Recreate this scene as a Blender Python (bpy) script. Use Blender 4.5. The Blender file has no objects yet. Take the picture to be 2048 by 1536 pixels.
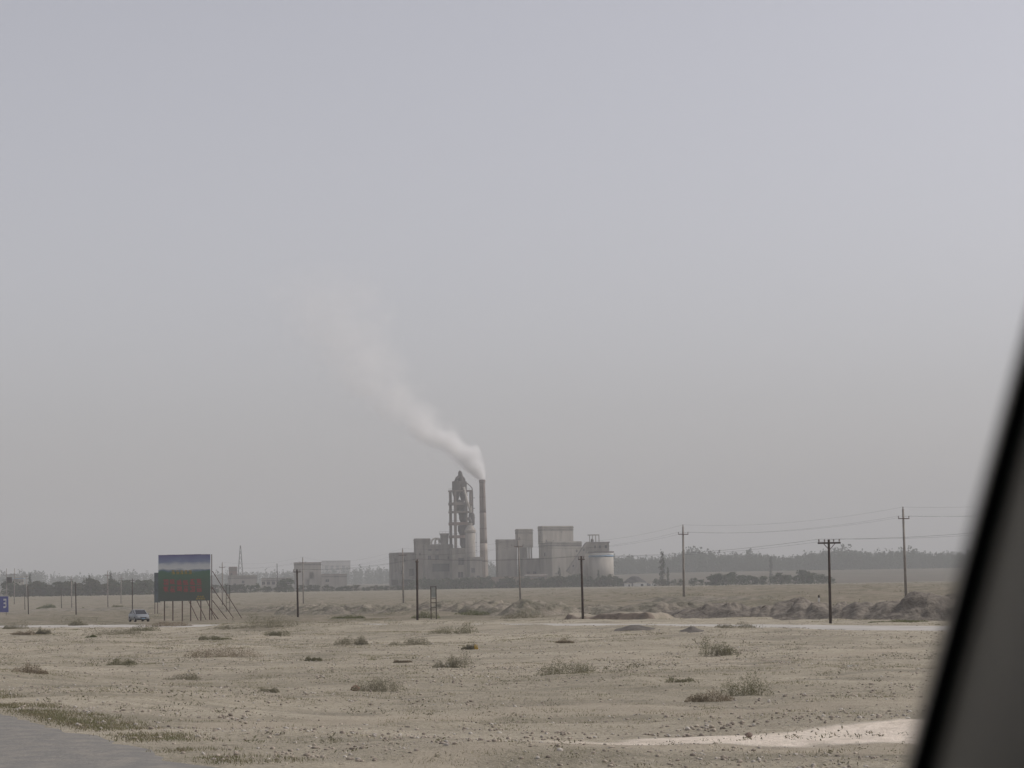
import bpy, math, random
import numpy as np
from mathutils import Vector, Matrix

random.seed(7)
rng = np.random.default_rng(7)
S = bpy.context.scene
COL = S.collection

# ------------------------------------------------------------------ camera
FPX = 4000.0                      # focal length in pixels of the 2048 px wide photograph
CAM = Vector((0.0, 0.0, 4.0))
PITCH = math.atan(396.5 / FPX)
ROLL = -0.016
RM = (Matrix.Rotation(math.pi / 2 + PITCH, 3, 'X') @ Matrix.Rotation(ROLL, 3, 'Z'))
cd = bpy.data.cameras.new('camera')
cam = bpy.data.objects.new('camera', cd)
COL.objects.link(cam)
cam.matrix_world = Matrix.Translation(CAM) @ RM.to_4x4()
cd.sensor_width = 36.0
cd.lens = FPX / 2048.0 * 36.0
cd.clip_start = 0.02
cd.clip_end = 30000.0
cd.dof.use_dof = True
cd.dof.focus_distance = 260.0
cd.dof.aperture_fstop = 11.0
S.camera = cam

# ------------------------------------------------------------------ sky and sun
SUN_AZ = math.radians(80.0)       # clockwise from the viewing direction (+Y)
SUN_EL = math.radians(44.0)
w = bpy.data.worlds.new('World')
S.world = w
w.use_nodes = True
nt = w.node_tree
nt.nodes.clear()
sky = nt.nodes.new('ShaderNodeTexSky')
sky.sky_type = 'NISHITA'
sky.sun_disc = False
sky.sun_elevation = SUN_EL
sky.sun_rotation = SUN_AZ
sky.air_density = 1.0
sky.dust_density = 2.5
sky.ozone_density = 1.0
hs = nt.nodes.new('ShaderNodeHueSaturation')
hs.inputs['Saturation'].default_value = 0.31
bg = nt.nodes.new('ShaderNodeBackground')
bg.inputs['Strength'].default_value = 0.12
wo = nt.nodes.new('ShaderNodeOutputWorld')
nt.links.new(sky.outputs[0], hs.inputs['Color'])
tint = nt.nodes.new('ShaderNodeMix'); tint.data_type = 'RGBA'; tint.blend_type = 'MULTIPLY'; tint.inputs[0].default_value = 1.0
tint.inputs[7].default_value = (1.03, 0.985, 1.02, 1)          # dust in the air
nt.links.new(hs.outputs[0], tint.inputs[6])
nt.links.new(tint.outputs[2], bg.inputs['Color'])
nt.links.new(bg.outputs[0], wo.inputs['Surface'])
sl = bpy.data.lights.new('sun', 'SUN')
sl.energy = 2.0
sl.angle = math.radians(6.0)
sl.color = (1.0, 0.95, 0.88)
sun = bpy.data.objects.new('sun', sl)
COL.objects.link(sun)
sd = Vector((math.sin(SUN_AZ) * math.cos(SUN_EL), math.cos(SUN_AZ) * math.cos(SUN_EL), math.sin(SUN_EL)))
sun.rotation_euler = sd.to_track_quat('Z', 'Y').to_euler()
sun.location = (40, 0, 80)

# ------------------------------------------------------------------ exposure / render
S.view_settings.view_transform = 'Standard'
S.view_settings.look = 'None'
S.view_settings.gamma = 1.0
S.view_settings.use_curve_mapping = False
S.view_settings.exposure = 0.12
S.render.engine = 'CYCLES'
S.cycles.max_bounces = 6
S.cycles.diffuse_bounces = 3
S.cycles.glossy_bounces = 2
S.cycles.transparent_max_bounces = 8
S.cycles.volume_bounces = 4
S.cycles.use_denoising = True
HAZE_DENSITY = 0.00029
HAZE_COLOR = (0.765, 0.78, 0.785)

# ================================================================== helpers
def rgb(r, g, b):
    def f(c):
        c /= 255.0
        return c / 12.92 if c <= 0.04045 else ((c + 0.055) / 1.055) ** 2.4
    return (f(r), f(g), f(b))

def ray(px, py):
    return RM @ Vector(((px - 1024.0) / FPX, (768.0 - py) / FPX, -1.0))

def at(px, py, Y):
    d = ray(px, py)
    return CAM + d * (Y / d.y)

_tabs = {}
def vn(x, y, seed):
    if seed not in _tabs:
        _tabs[seed] = np.random.default_rng(1000 + seed).random((256, 256))
    R = _tabs[seed]
    x = np.asarray(x, float); y = np.asarray(y, float)
    xi = np.floor(x).astype(int); yi = np.floor(y).astype(int)
    fx = x - xi; fy = y - yi
    fx = fx * fx * (3 - 2 * fx); fy = fy * fy * (3 - 2 * fy)
    a = R[xi & 255, yi & 255]; b = R[(xi + 1) & 255, yi & 255]
    c = R[xi & 255, (yi + 1) & 255]; d = R[(xi + 1) & 255, (yi + 1) & 255]
    return (a * (1 - fx) + b * fx) * (1 - fy) + (c * (1 - fx) + d * fx) * fy - 0.5

def sstep(a, b, x):
    t = np.clip((x - a) / (b - a), 0, 1)
    return t * t * (3 - 2 * t)

HN = (0.904, 0.427)               # outward normal of the highway edge
def hw_s(x, y):
    return (x + 5.5) * HN[0] + (y - 37.8) * HN[1]

ROAD = [(70.0, 118.0), (48.0, 136.0), (31.8, 152.0), (16.0, 171.0), (-1.0, 188.0), (-18.0, 199.0), (-32.0, 207.0), (-45.0, 218.0), (-59.0, 230.0), (-85.0, 252.0), (-120.0, 285.0)]
def road_dist(x, y):
    best = np.full(np.shape(x), 1e9)
    for (ax, ay), (bx, by) in zip(ROAD[:-1], ROAD[1:]):
        dx, dy = bx - ax, by - ay
        t = np.clip(((x - ax) * dx + (y - ay) * dy) / (dx * dx + dy * dy), 0, 1)
        best = np.minimum(best, np.hypot(x - ax - t * dx, y - ay - t * dy))
    return best

def T_smooth(x, y):
    x = np.asarray(x, float); y = np.asarray(y, float)
    s = hw_s(x, y)
    z = 0.6 * (1 - sstep(0, 15, s)) * sstep(-60, -32, s)
    tilt = np.clip(0.35 + 0.018 * x, -2.6, 1.6)
    z = z + tilt * sstep(205, 300, y) * (1 - sstep(600, 950, y)) + 0.4 * sstep(600, 950, y)
    yr = np.interp(x, [p[0] for p in ROAD[::-1]], [p[1] for p in ROAD[::-1]])
    hh = np.interp(x, [-60, -30, -25, -6, -1, 4, 14, 30, 50], [0.06, 0.06, 0.62, 0.62, 0.40, 0.30, 0.22, 0.05, 0.0])
    z = z + hh * np.exp(-((y - (yr - 15.0)) / 5.0) ** 2)
    z = z + 11.0 * (0.3 + 0.7 * sstep(-150, 200, x)) * sstep(1350, 2100, y) + 22.0 * sstep(2300, 6000, y)
    return z

def T(x, y):
    x = np.asarray(x, float); y = np.asarray(y, float)
    z = T_smooth(x, y)
    k = sstep(0.5, 5.0, hw_s(x, y)) + (hw_s(x, y) < -30)
    k = np.clip(k, 0, 1) * sstep(4.5, 8.0, road_dist(x, y))
    far = 1 - sstep(400, 1500, y)
    n = 0.30 * vn(x / 14, y / 14, 1) + 0.26 * vn(x / 5.5, y / 5.5, 2) + 0.13 * vn(x / 2.1, y / 2.1, 3) + 0.07 * vn(x / 0.8, y / 0.8, 4)
    # shallow wheel ruts and windrows running across the field
    r = y + 0.25 * x + 6 * vn(x / 30, y / 30, 5)
    n = n + 0.10 * vn(r / 1.6, x / 25, 6) + 0.13 * vn(r / 4.5, x / 40, 7)
    mid = sstep(215, 260, y) * (1 - sstep(500, 800, y))
    n = n + mid * (0.8 * vn(x / 11, y / 9, 8) + 0.4 * vn(x / 4, y / 4, 9))
    return z + n * k * far

def Tz(x, y):
    return float(T(np.array([x]), np.array([y]))[0])

def on_ground(px, py):
    d = ray(px, py)
    ts = np.geomspace(25, 6000, 4000)
    z = CAM.z + d.z * ts; x = CAM.x + d.x * ts; y = CAM.y + d.y * ts
    below = np.where(z < T_smooth(x, y))[0]
    t = ts[below[0]] if len(below) else 1500.0
    x = d.x * t; y = d.y * t
    return Vector((x, y, Tz(x, y)))

# ------------------------------------------------------------------ materials
MATS = {}
def mat(name, c, c2=None, scale=1.0, rough=0.9, bump=0.0, bscale=None, metallic=0.0, spec=0.25, detail=6.0, lo=0.35, hi=0.65, streak=1.0):
    if name in MATS:
        return MATS[name]
    m = bpy.data.materials.new(name)
    m.use_nodes = True
    n = m.node_tree.nodes; l = m.node_tree.links
    b = n['Principled BSDF']
    b.inputs['Roughness'].default_value = rough
    b.inputs['Metallic'].default_value = metallic
    b.inputs['Specular IOR Level'].default_value = spec
    g = n.new('ShaderNodeNewGeometry')
    t = n.new('ShaderNodeTexNoise'); t.inputs['Scale'].default_value = scale; t.inputs['Detail'].default_value = detail
    mp0 = n.new('ShaderNodeMapping'); mp0.inputs['Scale'].default_value = (1, 1, streak)
    l.new(g.outputs['Position'], mp0.inputs['Vector']); l.new(mp0.outputs[0], t.inputs['Vector'])
    r = n.new('ShaderNodeMapRange'); r.inputs[1].default_value = lo; r.inputs[2].default_value = hi
    l.new(t.outputs['Fac'], r.inputs[0])
    mx = n.new('ShaderNodeMix'); mx.data_type = 'RGBA'
    c2 = c2 or tuple(v * 0.75 for v in c)
    mx.inputs[6].default_value = (*c, 1); mx.inputs[7].default_value = (*c2, 1)
    l.new(r.outputs[0], mx.inputs[0])
    l.new(mx.outputs[2], b.inputs['Base Color'])
    if bump > 0:
        t2 = n.new('ShaderNodeTexNoise'); t2.inputs['Scale'].default_value = bscale or scale * 3; t2.inputs['Detail'].default_value = 5
        l.new(g.outputs['Position'], t2.inputs['Vector'])
        bp = n.new('ShaderNodeBump'); bp.inputs['Strength'].default_value = 1.0; bp.inputs['Distance'].default_value = bump
        l.new(t2.outputs['Fac'], bp.inputs['Height']); l.new(bp.outputs[0], b.inputs['Normal'])
    MATS[name] = m
    return m

def leafmat(name, c, c2, scale=0.6):
    m = mat(name, c, c2, scale, rough=0.8, spec=0.1)
    n = m.node_tree.nodes; l = m.node_tree.links
    b = n['Principled BSDF']; out = n['Material Output']
    tr = n.new('ShaderNodeBsdfTranslucent')
    src = b.inputs['Base Color'].links[0].from_socket
    l.new(src, tr.inputs['Color'])
    ms = n.new('ShaderNodeMixShader'); ms.inputs[0].default_value = 0.25
    l.new(b.outputs[0], ms.inputs[1]); l.new(tr.outputs[0], ms.inputs[2]); l.new(ms.outputs[0], out.inputs['Surface'])
    return m

M_con = mat('weathered_concrete', (0.32, 0.29, 0.255), (0.22, 0.20, 0.178), 0.4, streak=0.16, lo=0.40, hi=0.62, bump=0.05, bscale=0.8)
M_tow = mat('tower_concrete', (0.21, 0.175, 0.155), (0.145, 0.12, 0.11), 0.2)
M_cond = mat('stained_concrete', (0.225, 0.205, 0.185), (0.145, 0.132, 0.12), 0.4, streak=0.2, lo=0.4, hi=0.62, bump=0.05, bscale=0.8)
M_pale = mat('pale_render', (0.40, 0.37, 0.325), (0.31, 0.285, 0.25), 0.4, streak=0.16, lo=0.40, hi=0.62, bump=0.03)
M_low = mat('dusty_plaster', (0.37, 0.34, 0.30), (0.28, 0.258, 0.228), 0.4, streak=0.2)
M_red = mat('red_brown_concrete', (0.27, 0.19, 0.165), (0.20, 0.15, 0.135), 0.2)
M_brick = mat('chimney_brick', (0.205, 0.162, 0.145), (0.16, 0.13, 0.117), 0.25, bump=0.05)
M_brickp = mat('limewashed_brick', (0.40, 0.345, 0.295), (0.31, 0.262, 0.225), 0.2, bump=0.05)
M_steel = mat('dusty_steel', (0.095, 0.082, 0.078), (0.06, 0.052, 0.05), 0.3, rough=0.6)
M_duct = mat('dusty_duct', (0.55, 0.51, 0.46), (0.42, 0.39, 0.35), 0.4, rough=0.6)
M_glass_shade = mat('dark_glass_and_bay_shade', (0.05, 0.052, 0.055), (0.035, 0.035, 0.04), 0.5, rough=0.25, spec=0.5)  # window glass; also the painted shade filling the loading bay
M_white = mat('white_paint', (0.72, 0.71, 0.68), (0.6, 0.59, 0.56), 0.3)
M_blue = mat('blue_paint', (0.24, 0.36, 0.48), (0.2, 0.3, 0.42), 0.3)
M_roofd = mat('dark_roof', (0.12, 0.10, 0.095), (0.09, 0.08, 0.075), 0.3)
M_wall = mat('mud_brick_wall', (0.33, 0.245, 0.195), (0.26, 0.20, 0.165), 0.3, bump=0.05)
M_coal = mat('coal', (0.035, 0.035, 0.037), (0.06, 0.058, 0.055), 0.3, bump=0.3, bscale=0.6)
M_wood = mat('old_pole_wood', (0.060, 0.042, 0.034), (0.035, 0.026, 0.022), 3.0, bump=0.01)
M_polec = mat('pole_concrete', (0.30, 0.275, 0.245), (0.22, 0.20, 0.18), 1.5)
M_iron = mat('rusty_iron', (0.10, 0.055, 0.045), (0.07, 0.045, 0.04), 3.0, rough=0.7)
M_wire = mat('wire', (0.06, 0.06, 0.062), (0.05, 0.05, 0.05), 1.0)
M_cer = mat('insulator_glaze', (0.3, 0.28, 0.26), (0.2, 0.18, 0.17), 2.0, rough=0.4)
M_bark = mat('bark', (0.10, 0.08, 0.065), (0.07, 0.055, 0.045), 1.5)
M_leafs = [leafmat('leaf_grey_green', (0.075, 0.088, 0.050), (0.045, 0.055, 0.032)),
           leafmat('leaf_green', (0.065, 0.090, 0.042), (0.038, 0.052, 0.025)),
           leafmat('leaf_olive', (0.095, 0.098, 0.055), (0.055, 0.06, 0.036))]
M_pop = leafmat('leaf_poplar', (0.050, 0.068, 0.036), (0.03, 0.04, 0.022))

# ------------------------------------------------------------------ mesh building
def tag(o, label=None, cat=None, group=None, kind=None):
    if label: o['label'] = label
    if cat: o['category'] = cat
    if group: o['group'] = group
    if kind: o['kind'] = kind
    return o

def empty(name, loc, rz=0.0):
    o = bpy.data.objects.new(name, None)
    o.empty_display_size = 0.5
    COL.objects.link(o)
    o.location = loc; o.rotation_euler = (0, 0, rz)
    return o

def thing(name, label, cat, loc, rz=0.0, group=None):
    return tag(empty(name, loc, rz), label, cat, group)

class MB:
    def __init__(self):
        self.v = []; self.f = []
    def obox(self, o, a, b, c):
        o = Vector(o); a = Vector(a); b = Vector(b); c = Vector(c)
        k = len(self.v)
        for w_ in (0, 1):
            for (i, j) in ((0, 0), (1, 0), (1, 1), (0, 1)):
                self.v.append(tuple(o + a * i + b * j + c * w_))
        fs = [(0, 3, 2, 1), (4, 5, 6, 7), (0, 1, 5, 4), (1, 2, 6, 5), (2, 3, 7, 6), (3, 0, 4, 7)]
        flip = a.cross(b).dot(c) < 0
        for f in fs:
            f = tuple(k + i for i in f)
            self.f.append(f[::-1] if flip else f)
        return self
    def box(self, x0, x1, y0, y1, z0, z1):
        return self.obox((x0, y0, z0), (x1 - x0, 0, 0), (0, y1 - y0, 0), (0, 0, z1 - z0))
    def bar(self, p0, p1, wdt, hgt=None):
        p0 = Vector(p0); p1 = Vector(p1); hgt = hgt or wdt
        d = p1 - p0
        up = Vector((0, 0, 1)) if abs(d.normalized().z) < 0.95 else Vector((0, 1, 0))
        a = d.cross(up).normalized() * wdt; b = a.cross(d).normalized() * hgt
        return self.obox(p0 - a / 2 - b / 2, a, b, d)
    def tube(self, pts, rads, n=10, cap=True):
        pts = [Vector(p) for p in pts]
        if not isinstance(rads, (list, tuple)): rads = [rads] * len(pts)
        k = len(self.v)
        ref = None
        for i, p in enumerate(pts):
            d = (pts[min(i + 1, len(pts) - 1)] - pts[max(i - 1, 0)]).normalized()
            if ref is None:
                ref = Vector((1, 0, 0)) if abs(d.x) < 0.9 else Vector((0, 1, 0))
            a = (ref - d * ref.dot(d)).normalized(); b = d.cross(a); ref = a
            for j in range(n):
                th = 2 * math.pi * j / n
                self.v.append(tuple(p + (a * math.cos(th) + b * math.sin(th)) * rads[i]))
        for i in range(len(pts) - 1):
            for j in range(n):
                j2 = (j + 1) % n
                self.f.append((k + i * n + j, k + i * n + j2, k + (i + 1) * n + j2, k + (i + 1) * n + j))
        if cap:
            self.f.append(tuple(k + j for j in range(n))[::-1])
            self.f.append(tuple(k + (len(pts) - 1) * n + j for j in range(n)))
        return self
    def lathe(self, prof, cx=0, cy=0, n=20):
        return self.tube([(cx, cy, z) for r, z in prof], [max(r, 0.01) for r, z in prof], n)
    def poly(self, pts):
        k = len(self.v)
        self.v += [tuple(p) for p in pts]
        self.f.append(tuple(range(k, k + len(pts))))
        return self
    def prism(self, pts2, y0, y1, plane='xz'):
        k = len(self.v); n = len(pts2)
        for y in (y0, y1):
            for (a, b) in pts2:
                self.v.append((a, y, b) if plane == 'xz' else ((y, a, b) if plane == 'yz' else (a, b, y)))
        self.f.append(tuple(range(k, k + n))); self.f.append(tuple(range(k + n, k + 2 * n))[::-1])
        for i in range(n):
            j = (i + 1) % n
            self.f.append((k + i, k + n + i, k + n + j, k + j))
        return self
    def build(self, name, m, parent=None, smooth=False):
        me = bpy.data.meshes.new(name)
        me.from_pydata(self.v, [], self.f)
        me.materials.append(m)
        if smooth:
            me.polygons.foreach_set('use_smooth', [True] * len(me.polygons))
        me.update()
        o = bpy.data.objects.new(name, me)
        COL.objects.link(o)
        if parent: o.parent = parent
        return o

def npmesh(name, V, F, m, smooth=False):
    """V (n,3); F (k,3) or (k,4)"""
    me = bpy.data.meshes.new(name)
    V = np.ascontiguousarray(V, dtype=np.float32); F = np.ascontiguousarray(F, dtype=np.int32)
    k, s = F.shape
    me.vertices.add(len(V)); me.vertices.foreach_set('co', V.ravel())
    me.loops.add(k * s); me.loops.foreach_set('vertex_index', F.ravel())
    me.polygons.add(k)
    me.polygons.foreach_set('loop_start', np.arange(0, k * s, s, dtype=np.int32))
    try:
        me.polygons.foreach_set('loop_total', np.full(k, s, dtype=np.int32))
    except Exception:
        pass
    if smooth:
        me.polygons.foreach_set('use_smooth', np.ones(k, dtype=bool))
    me.materials.append(m)
    me.update(calc_edges=True)
    return me

def link(name, me, parent=None, loc=None):
    o = bpy.data.objects.new(name, me)
    COL.objects.link(o)
    if parent: o.parent = parent
    if loc is not None: o.location = loc
    return o

def copy_tree(o, parent=None):
    c = o.copy(); COL.objects.link(c); c.parent = parent
    for ch in list(o.children):
        copy_tree(ch, c)
    return c

def leaf_quads(C, size, aspect=1.0, r=None):
    r = r or rng
    n = len(C)
    a = r.normal(size=(n, 3)); a /= np.linalg.norm(a, axis=1)[:, None]
    b = r.normal(size=(n, 3)); b -= a * (a * b).sum(1)[:, None]; b /= np.linalg.norm(b, axis=1)[:, None]
    sz = np.broadcast_to(np.asarray(size, float).reshape(-1, 1), (n, 1))
    a = a * sz; b = b * sz * aspect
    V = np.stack([C - a, C - b * 0.8, C + a, C + b * 0.8], 1).reshape(-1, 3)
    F = np.arange(n * 4).reshape(-1, 4)
    return V, F

# ================================================================== ground
def ground_attr(x, y):
    # pale sand of the vehicle track at lower right, widening to the right
    yc = np.interp(x, [0, 2, 6, 10, 30], [49.0, 49.2, 50.1, 50.9, 54])
    hw = np.interp(x, [-1, 2, 6, 10, 30], [0.5, 1.2, 3.0, 5.2, 6.5])
    e = hw - np.abs(y - yc) + 0.9 * vn(x / 1.6, y / 1.6, 21) + 0.5 * vn(x / 0.5, y / 0.5, 22)
    sand = np.clip(sstep(-0.2, 0.7, e) * (x > -1), 0, 1)
    sand = sand * np.interp(x, [-1, 2.5, 5], [0.0, 0.75, 1.0])
    return sand

TRACKS = []
def track_fac(x, y):
    f = np.zeros(np.shape(x))
    for pts_, hw in TRACKS:
        best = np.full(np.shape(x), 1e9)
        for (ax, ay), (bx_, by) in zip(pts_[:-1], pts_[1:]):
            dx, dy = bx_ - ax, by - ay
            t = np.clip(((x - ax) * dx + (y - ay) * dy) / (dx * dx + dy * dy), 0, 1)
            best = np.minimum(best, np.hypot(x - ax - t * dx, y - ay - t * dy))
        best = best + 1.0 * vn(x / 3, y / 3, 23) + 0.5 * vn(x / 0.9, y / 0.9, 24)
        f = np.maximum(f, 1 - sstep(hw * 0.5, hw * 1.3, best))
    return f
for pl, hw in (([(-150, 1302), (120, 1297), (330, 1288), (560, 1272), (760, 1262), (1000, 1258)], 1.6),
               ([(480, 1452), (700, 1432), (950, 1424), (1200, 1405), (1420, 1424), (1650, 1410), (1900, 1400)], 1.3),
               ([(780, 1530), (1000, 1508), (1250, 1505), (1500, 1512), (1800, 1516), (2000, 1520)], 1.1),
               ([(1000, 1330), (1200, 1306), (1500, 1325), (1800, 1300)], 1.3)):
    q_ = [on_ground(a_, b_) for a_, b_ in pl]
    TRACKS.append(([(v_.x, v_.y) for v_ in q_], hw))
def build_ground():
    radii = np.concatenate([np.geomspace(1.5, 36, 40)[:-1], np.geomspace(36, 265, 470)[:-1], np.geomspace(265, 2500, 170)[:-1], np.geomspace(2500, 9000, 30)])
    a_d = np.radians(np.arange(-19, 19.01, 0.085))
    a_l = np.radians(np.concatenate([np.arange(-180, -60, 5.0), np.arange(-60, -19, 1.2)]))
    a_r = -a_l[::-1]
    ang = np.concatenate([a_l, a_d, a_r[:-1]])
    A, R = np.meshgrid(ang, radii)
    X = R * np.sin(A); Y = R * np.cos(A)
    Z = T(X, Y)
    nr, na = X.shape
    V = np.stack([X, Y, Z], -1).reshape(-1, 3)
    i = np.arange(nr - 1)[:, None]; j = np.arange(na)[None, :]; j2 = (j + 1) % na
    F = np.stack([i * na + j, (i + 1) * na + j, (i + 1) * na + j2, i * na + j2], -1).reshape(-1, 4)[:, ::-1]
    m = bpy.data.materials.new('stony_desert_ground')
    m.use_nodes = True
    n = m.node_tree.nodes; l = m.node_tree.links
    b = n['Principled BSDF']; b.inputs['Roughness'].default_value = 0.95; b.inputs['Specular IOR Level'].default_value = 0.1
    g = n.new('ShaderNodeNewGeometry')
    def noise(scale, detail=6, rough=0.6, vec=None):
        t = n.new('ShaderNodeTexNoise'); t.inputs['Scale'].default_value = scale; t.inputs['Detail'].default_value = detail; t.inputs['Roughness'].default_value = rough
        l.new(vec or g.outputs['Position'], t.inputs['Vector']); return t.outputs['Fac']
    def rng_(fac, a, b_, c=0.0, d=1.0):
        r = n.new('ShaderNodeMapRange'); 
        for k, v in zip((1, 2, 3, 4), (a, b_, c, d)): r.inputs[k].default_value = v
        l.new(fac, r.inputs[0]); return r.outputs[0]
    def mix(fac, c1, c2):
        mx = n.new('ShaderNodeMix'); mx.data_type = 'RGBA'
        l.new(fac, mx.inputs[0])
        for k, c in ((6, c1), (7, c2)):
            if isinstance(c, tuple): mx.inputs[k].default_value = (*c, 1)
            else: l.new(c, mx.inputs[k])
        return mx.outputs[2]
    mp = n.new('ShaderNodeMapping'); mp.inputs['Rotation'].default_value = (0, 0, math.radians(-14)); mp.inputs['Scale'].default_value = (0.25, 1.0, 1.0)
    l.new(g.outputs['Position'], mp.inputs['Vector'])
    big = noise(0.09, 5, 0.55, mp.outputs[0])
    c = mix(rng_(big, 0.38, 0.62), GROUND_A, GROUND_B)
    c = mix(rng_(noise(0.45, 6, 0.65, mp.outputs[0]), 0.48, 0.66, 0, 0.8), c, GROUND_C)
    c = mix(rng_(noise(0.22, 6, 0.65, mp.outputs[0]), 0.48, 0.64, 0, 0.5), c, GROUND_G)        # thin dry herb cover
    c = mix(rng_(noise(1.6, 5, 0.7), 0.50, 0.66, 0, 0.55), c, tuple(v * 0.72 for v in GROUND_A))
    c = mix(rng_(noise(2.3, 5, 0.7), 0.56, 0.70, 0, 0.5), c, (0.40, 0.36, 0.30))
    c = mix(rng_(noise(7.0, 3, 0.7), 0.54, 0.66, 0, 0.8), c, tuple(v * 0.50 for v in GROUND_A))
    c = mix(rng_(noise(11.0, 2, 0.7), 0.62, 0.70, 0, 0.8), c, (0.50, 0.46, 0.40))
    sy = n.new('ShaderNodeSeparateXYZ'); l.new(g.outputs['Position'], sy.inputs[0])
    fn = n.new('ShaderNodeMath'); fn.operation = 'MULTIPLY_ADD'; fn.inputs[1].default_value = 240.0
    l.new(noise(0.012, 3), fn.inputs[0]); l.new(sy.outputs['Y'], fn.inputs[2])
    fm = n.new('ShaderNodeMath'); fm.operation = 'MULTIPLY_ADD'; fm.inputs[1].default_value = 60.0
    l.new(noise(0.06, 5, 0.7), fm.inputs[0]); l.new(sy.outputs['Y'], fm.inputs[2])
    scrub = mix(rng_(noise(0.16, 6, 0.75), 0.42, 0.60), (0.225, 0.195, 0.150), (0.150, 0.138, 0.098))
    scrub = mix(rng_(noise(0.5, 5, 0.75), 0.55, 0.70, 0, 0.8), scrub, (0.34, 0.30, 0.24))
    c = mix(rng_(fm.outputs[0], 238, 262), c, scrub)                         # scrub-grown ground beyond the road
    c = mix(rng_(fn.outputs[0], 1310, 1400), c, mix(rng_(noise(0.03, 5, 0.7), 0.4, 0.6), (0.115, 0.095, 0.070), (0.075, 0.066, 0.046)))      # tilled fields beyond the works
    at_ = n.new('ShaderNodeAttribute'); at_.attribute_name = 'sand'
    tr_ = n.new('ShaderNodeAttribute'); tr_.attribute_name = 'track'
    c = mix(rng_(tr_.outputs['Fac'], 0, 1, 0, 0.6), c, (0.395, 0.345, 0.27))
    sandc = mix(rng_(noise(1.4, 6, 0.7), 0.42, 0.62), (0.76, 0.675, 0.575), (0.62, 0.545, 0.455))
    c = mix(at_.outputs['Fac'], c, sandc)
    l.new(c, b.inputs['Base Color'])
    bp = n.new('ShaderNodeBump'); bp.inputs['Distance'].default_value = 0.14; bp.inputs['Strength'].default_value = 1.0
    l.new(noise(6.0, 5, 0.7), bp.inputs['Height']); l.new(bp.outputs[0], b.inputs['Normal'])
    me = npmesh('ground', V, F, m, True)
    sand = ground_attr(X.ravel(), Y.ravel()).astype(np.float32)
    a = me.attributes.new('sand', 'FLOAT', 'POINT'); a.data.foreach_set('value', sand)
    a = me.attributes.new('track', 'FLOAT', 'POINT'); a.data.foreach_set('value', track_fac(X.ravel(), Y.ravel()).astype(np.float32))
    o = link('ground', me); o['kind'] = 'structure'
GROUND_A = (0.348, 0.312, 0.240)
GROUND_B = (0.435, 0.388, 0.302)
GROUND_C = (0.212, 0.194, 0.152)
GROUND_G = (0.250, 0.226, 0.162)
build_ground()

# ------------------------------------------------------------------ roads
def strip(name, pts, half, m, lift, seg=2.0, jag=0.3):
    P = [Vector((x, y, 0)) for x, y in pts]
    dens = []
    for a, b in zip(P[:-1], P[1:]):
        k = max(1, int((b - a).length / seg))
        for i in range(k): dens.append(a + (b - a) * i / k)
    dens.append(P[-1])
    # smooth the centre line
    for _ in range(12):
        dens = [dens[0]] + [(dens[i - 1] + dens[i] * 2 + dens[i + 1]) / 4 for i in range(1, len(dens) - 1)] + [dens[-1]]
    V = []; F = []
    cols = [-1.25, -1, -0.6, -0.2, 0.2, 0.6, 1, 1.25]
    for i, p in enumerate(dens):
        d = (dens[min(i + 1, len(dens) - 1)] - dens[max(i - 1, 0)]).normalized()
        nrm = Vector((d.y, -d.x, 0))
        for c in cols:
            q = p + nrm * half * c + nrm * (jag * random.uniform(-1, 1) if abs(c) == 1 else 0)
            z = float(T_smooth(np.array([q.x]), np.array([q.y]))[0]) + (lift + 0.06 * (1 - abs(c)) if abs(c) <= 1 else -0.12)
            V.append((q.x, q.y, z))
    n = len(cols)
    for i in range(len(dens) - 1):
        for j in range(n - 1):
            F.append((i * n + j, i * n + j + 1, (i + 1) * n + j + 1, (i + 1) * n + j))
    o = link(name, npmesh(name, np.array(V), np.array(F), m, True))
    o['kind'] = 'structure'
    return o
M_gravel = mat('packed_gravel_road', (0.43, 0.41, 0.38), (0.355, 0.335, 0.305), 0.35, bump=0.02, bscale=8)
strip('gravel_road', ROAD, 4.6, M_gravel, 0.06, jag=0.8)
M_asph = mat('worn_asphalt', (0.190, 0.184, 0.172), (0.245, 0.230, 0.203), 1.6, bump=0.03, bscale=9, rough=0.95, lo=0.42, hi=0.70, detail=9, spec=0.05)
def build_highway():
    d = Vector((-HN[1], HN[0])); n = Vector(HN); p0 = Vector((-5.5, 37.8))
    V = []; F = []
    us = np.concatenate([np.arange(-120, -20, 10.0), np.arange(-20, 60, 0.35), np.arange(60, 900, 15.0)])
    ss = [-26.0, -15.0, -6.0, -2.0, -0.8, 0.0]
    for u in us:
        for s in ss:
            e = s
            if s == 0.0: e += 0.9 * float(vn(u / 2.5, 0.3, 31)) + 0.5 * float(vn(u / 0.7, 0.3, 32))
            if s == -0.8: e += 0.5 * float(vn(u / 2.5, 0.3, 31))
            q = p0 + d * u + n * e
            V.append((q.x, q.y, float(T_smooth(q.x, q.y)) + (0.035 if s < 0 else -0.01)))
    k = len(ss)
    for i in range(len(us) - 1):
        for j in range(k - 1):
            F.append((i * k + j, i * k + j + 1, (i + 1) * k + j + 1, (i + 1) * k + j))
    o = link('asphalt_highway', npmesh('asphalt_highway', np.array(V), np.array(F), M_asph, True)); o['kind'] = 'structure'
build_highway()

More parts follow.
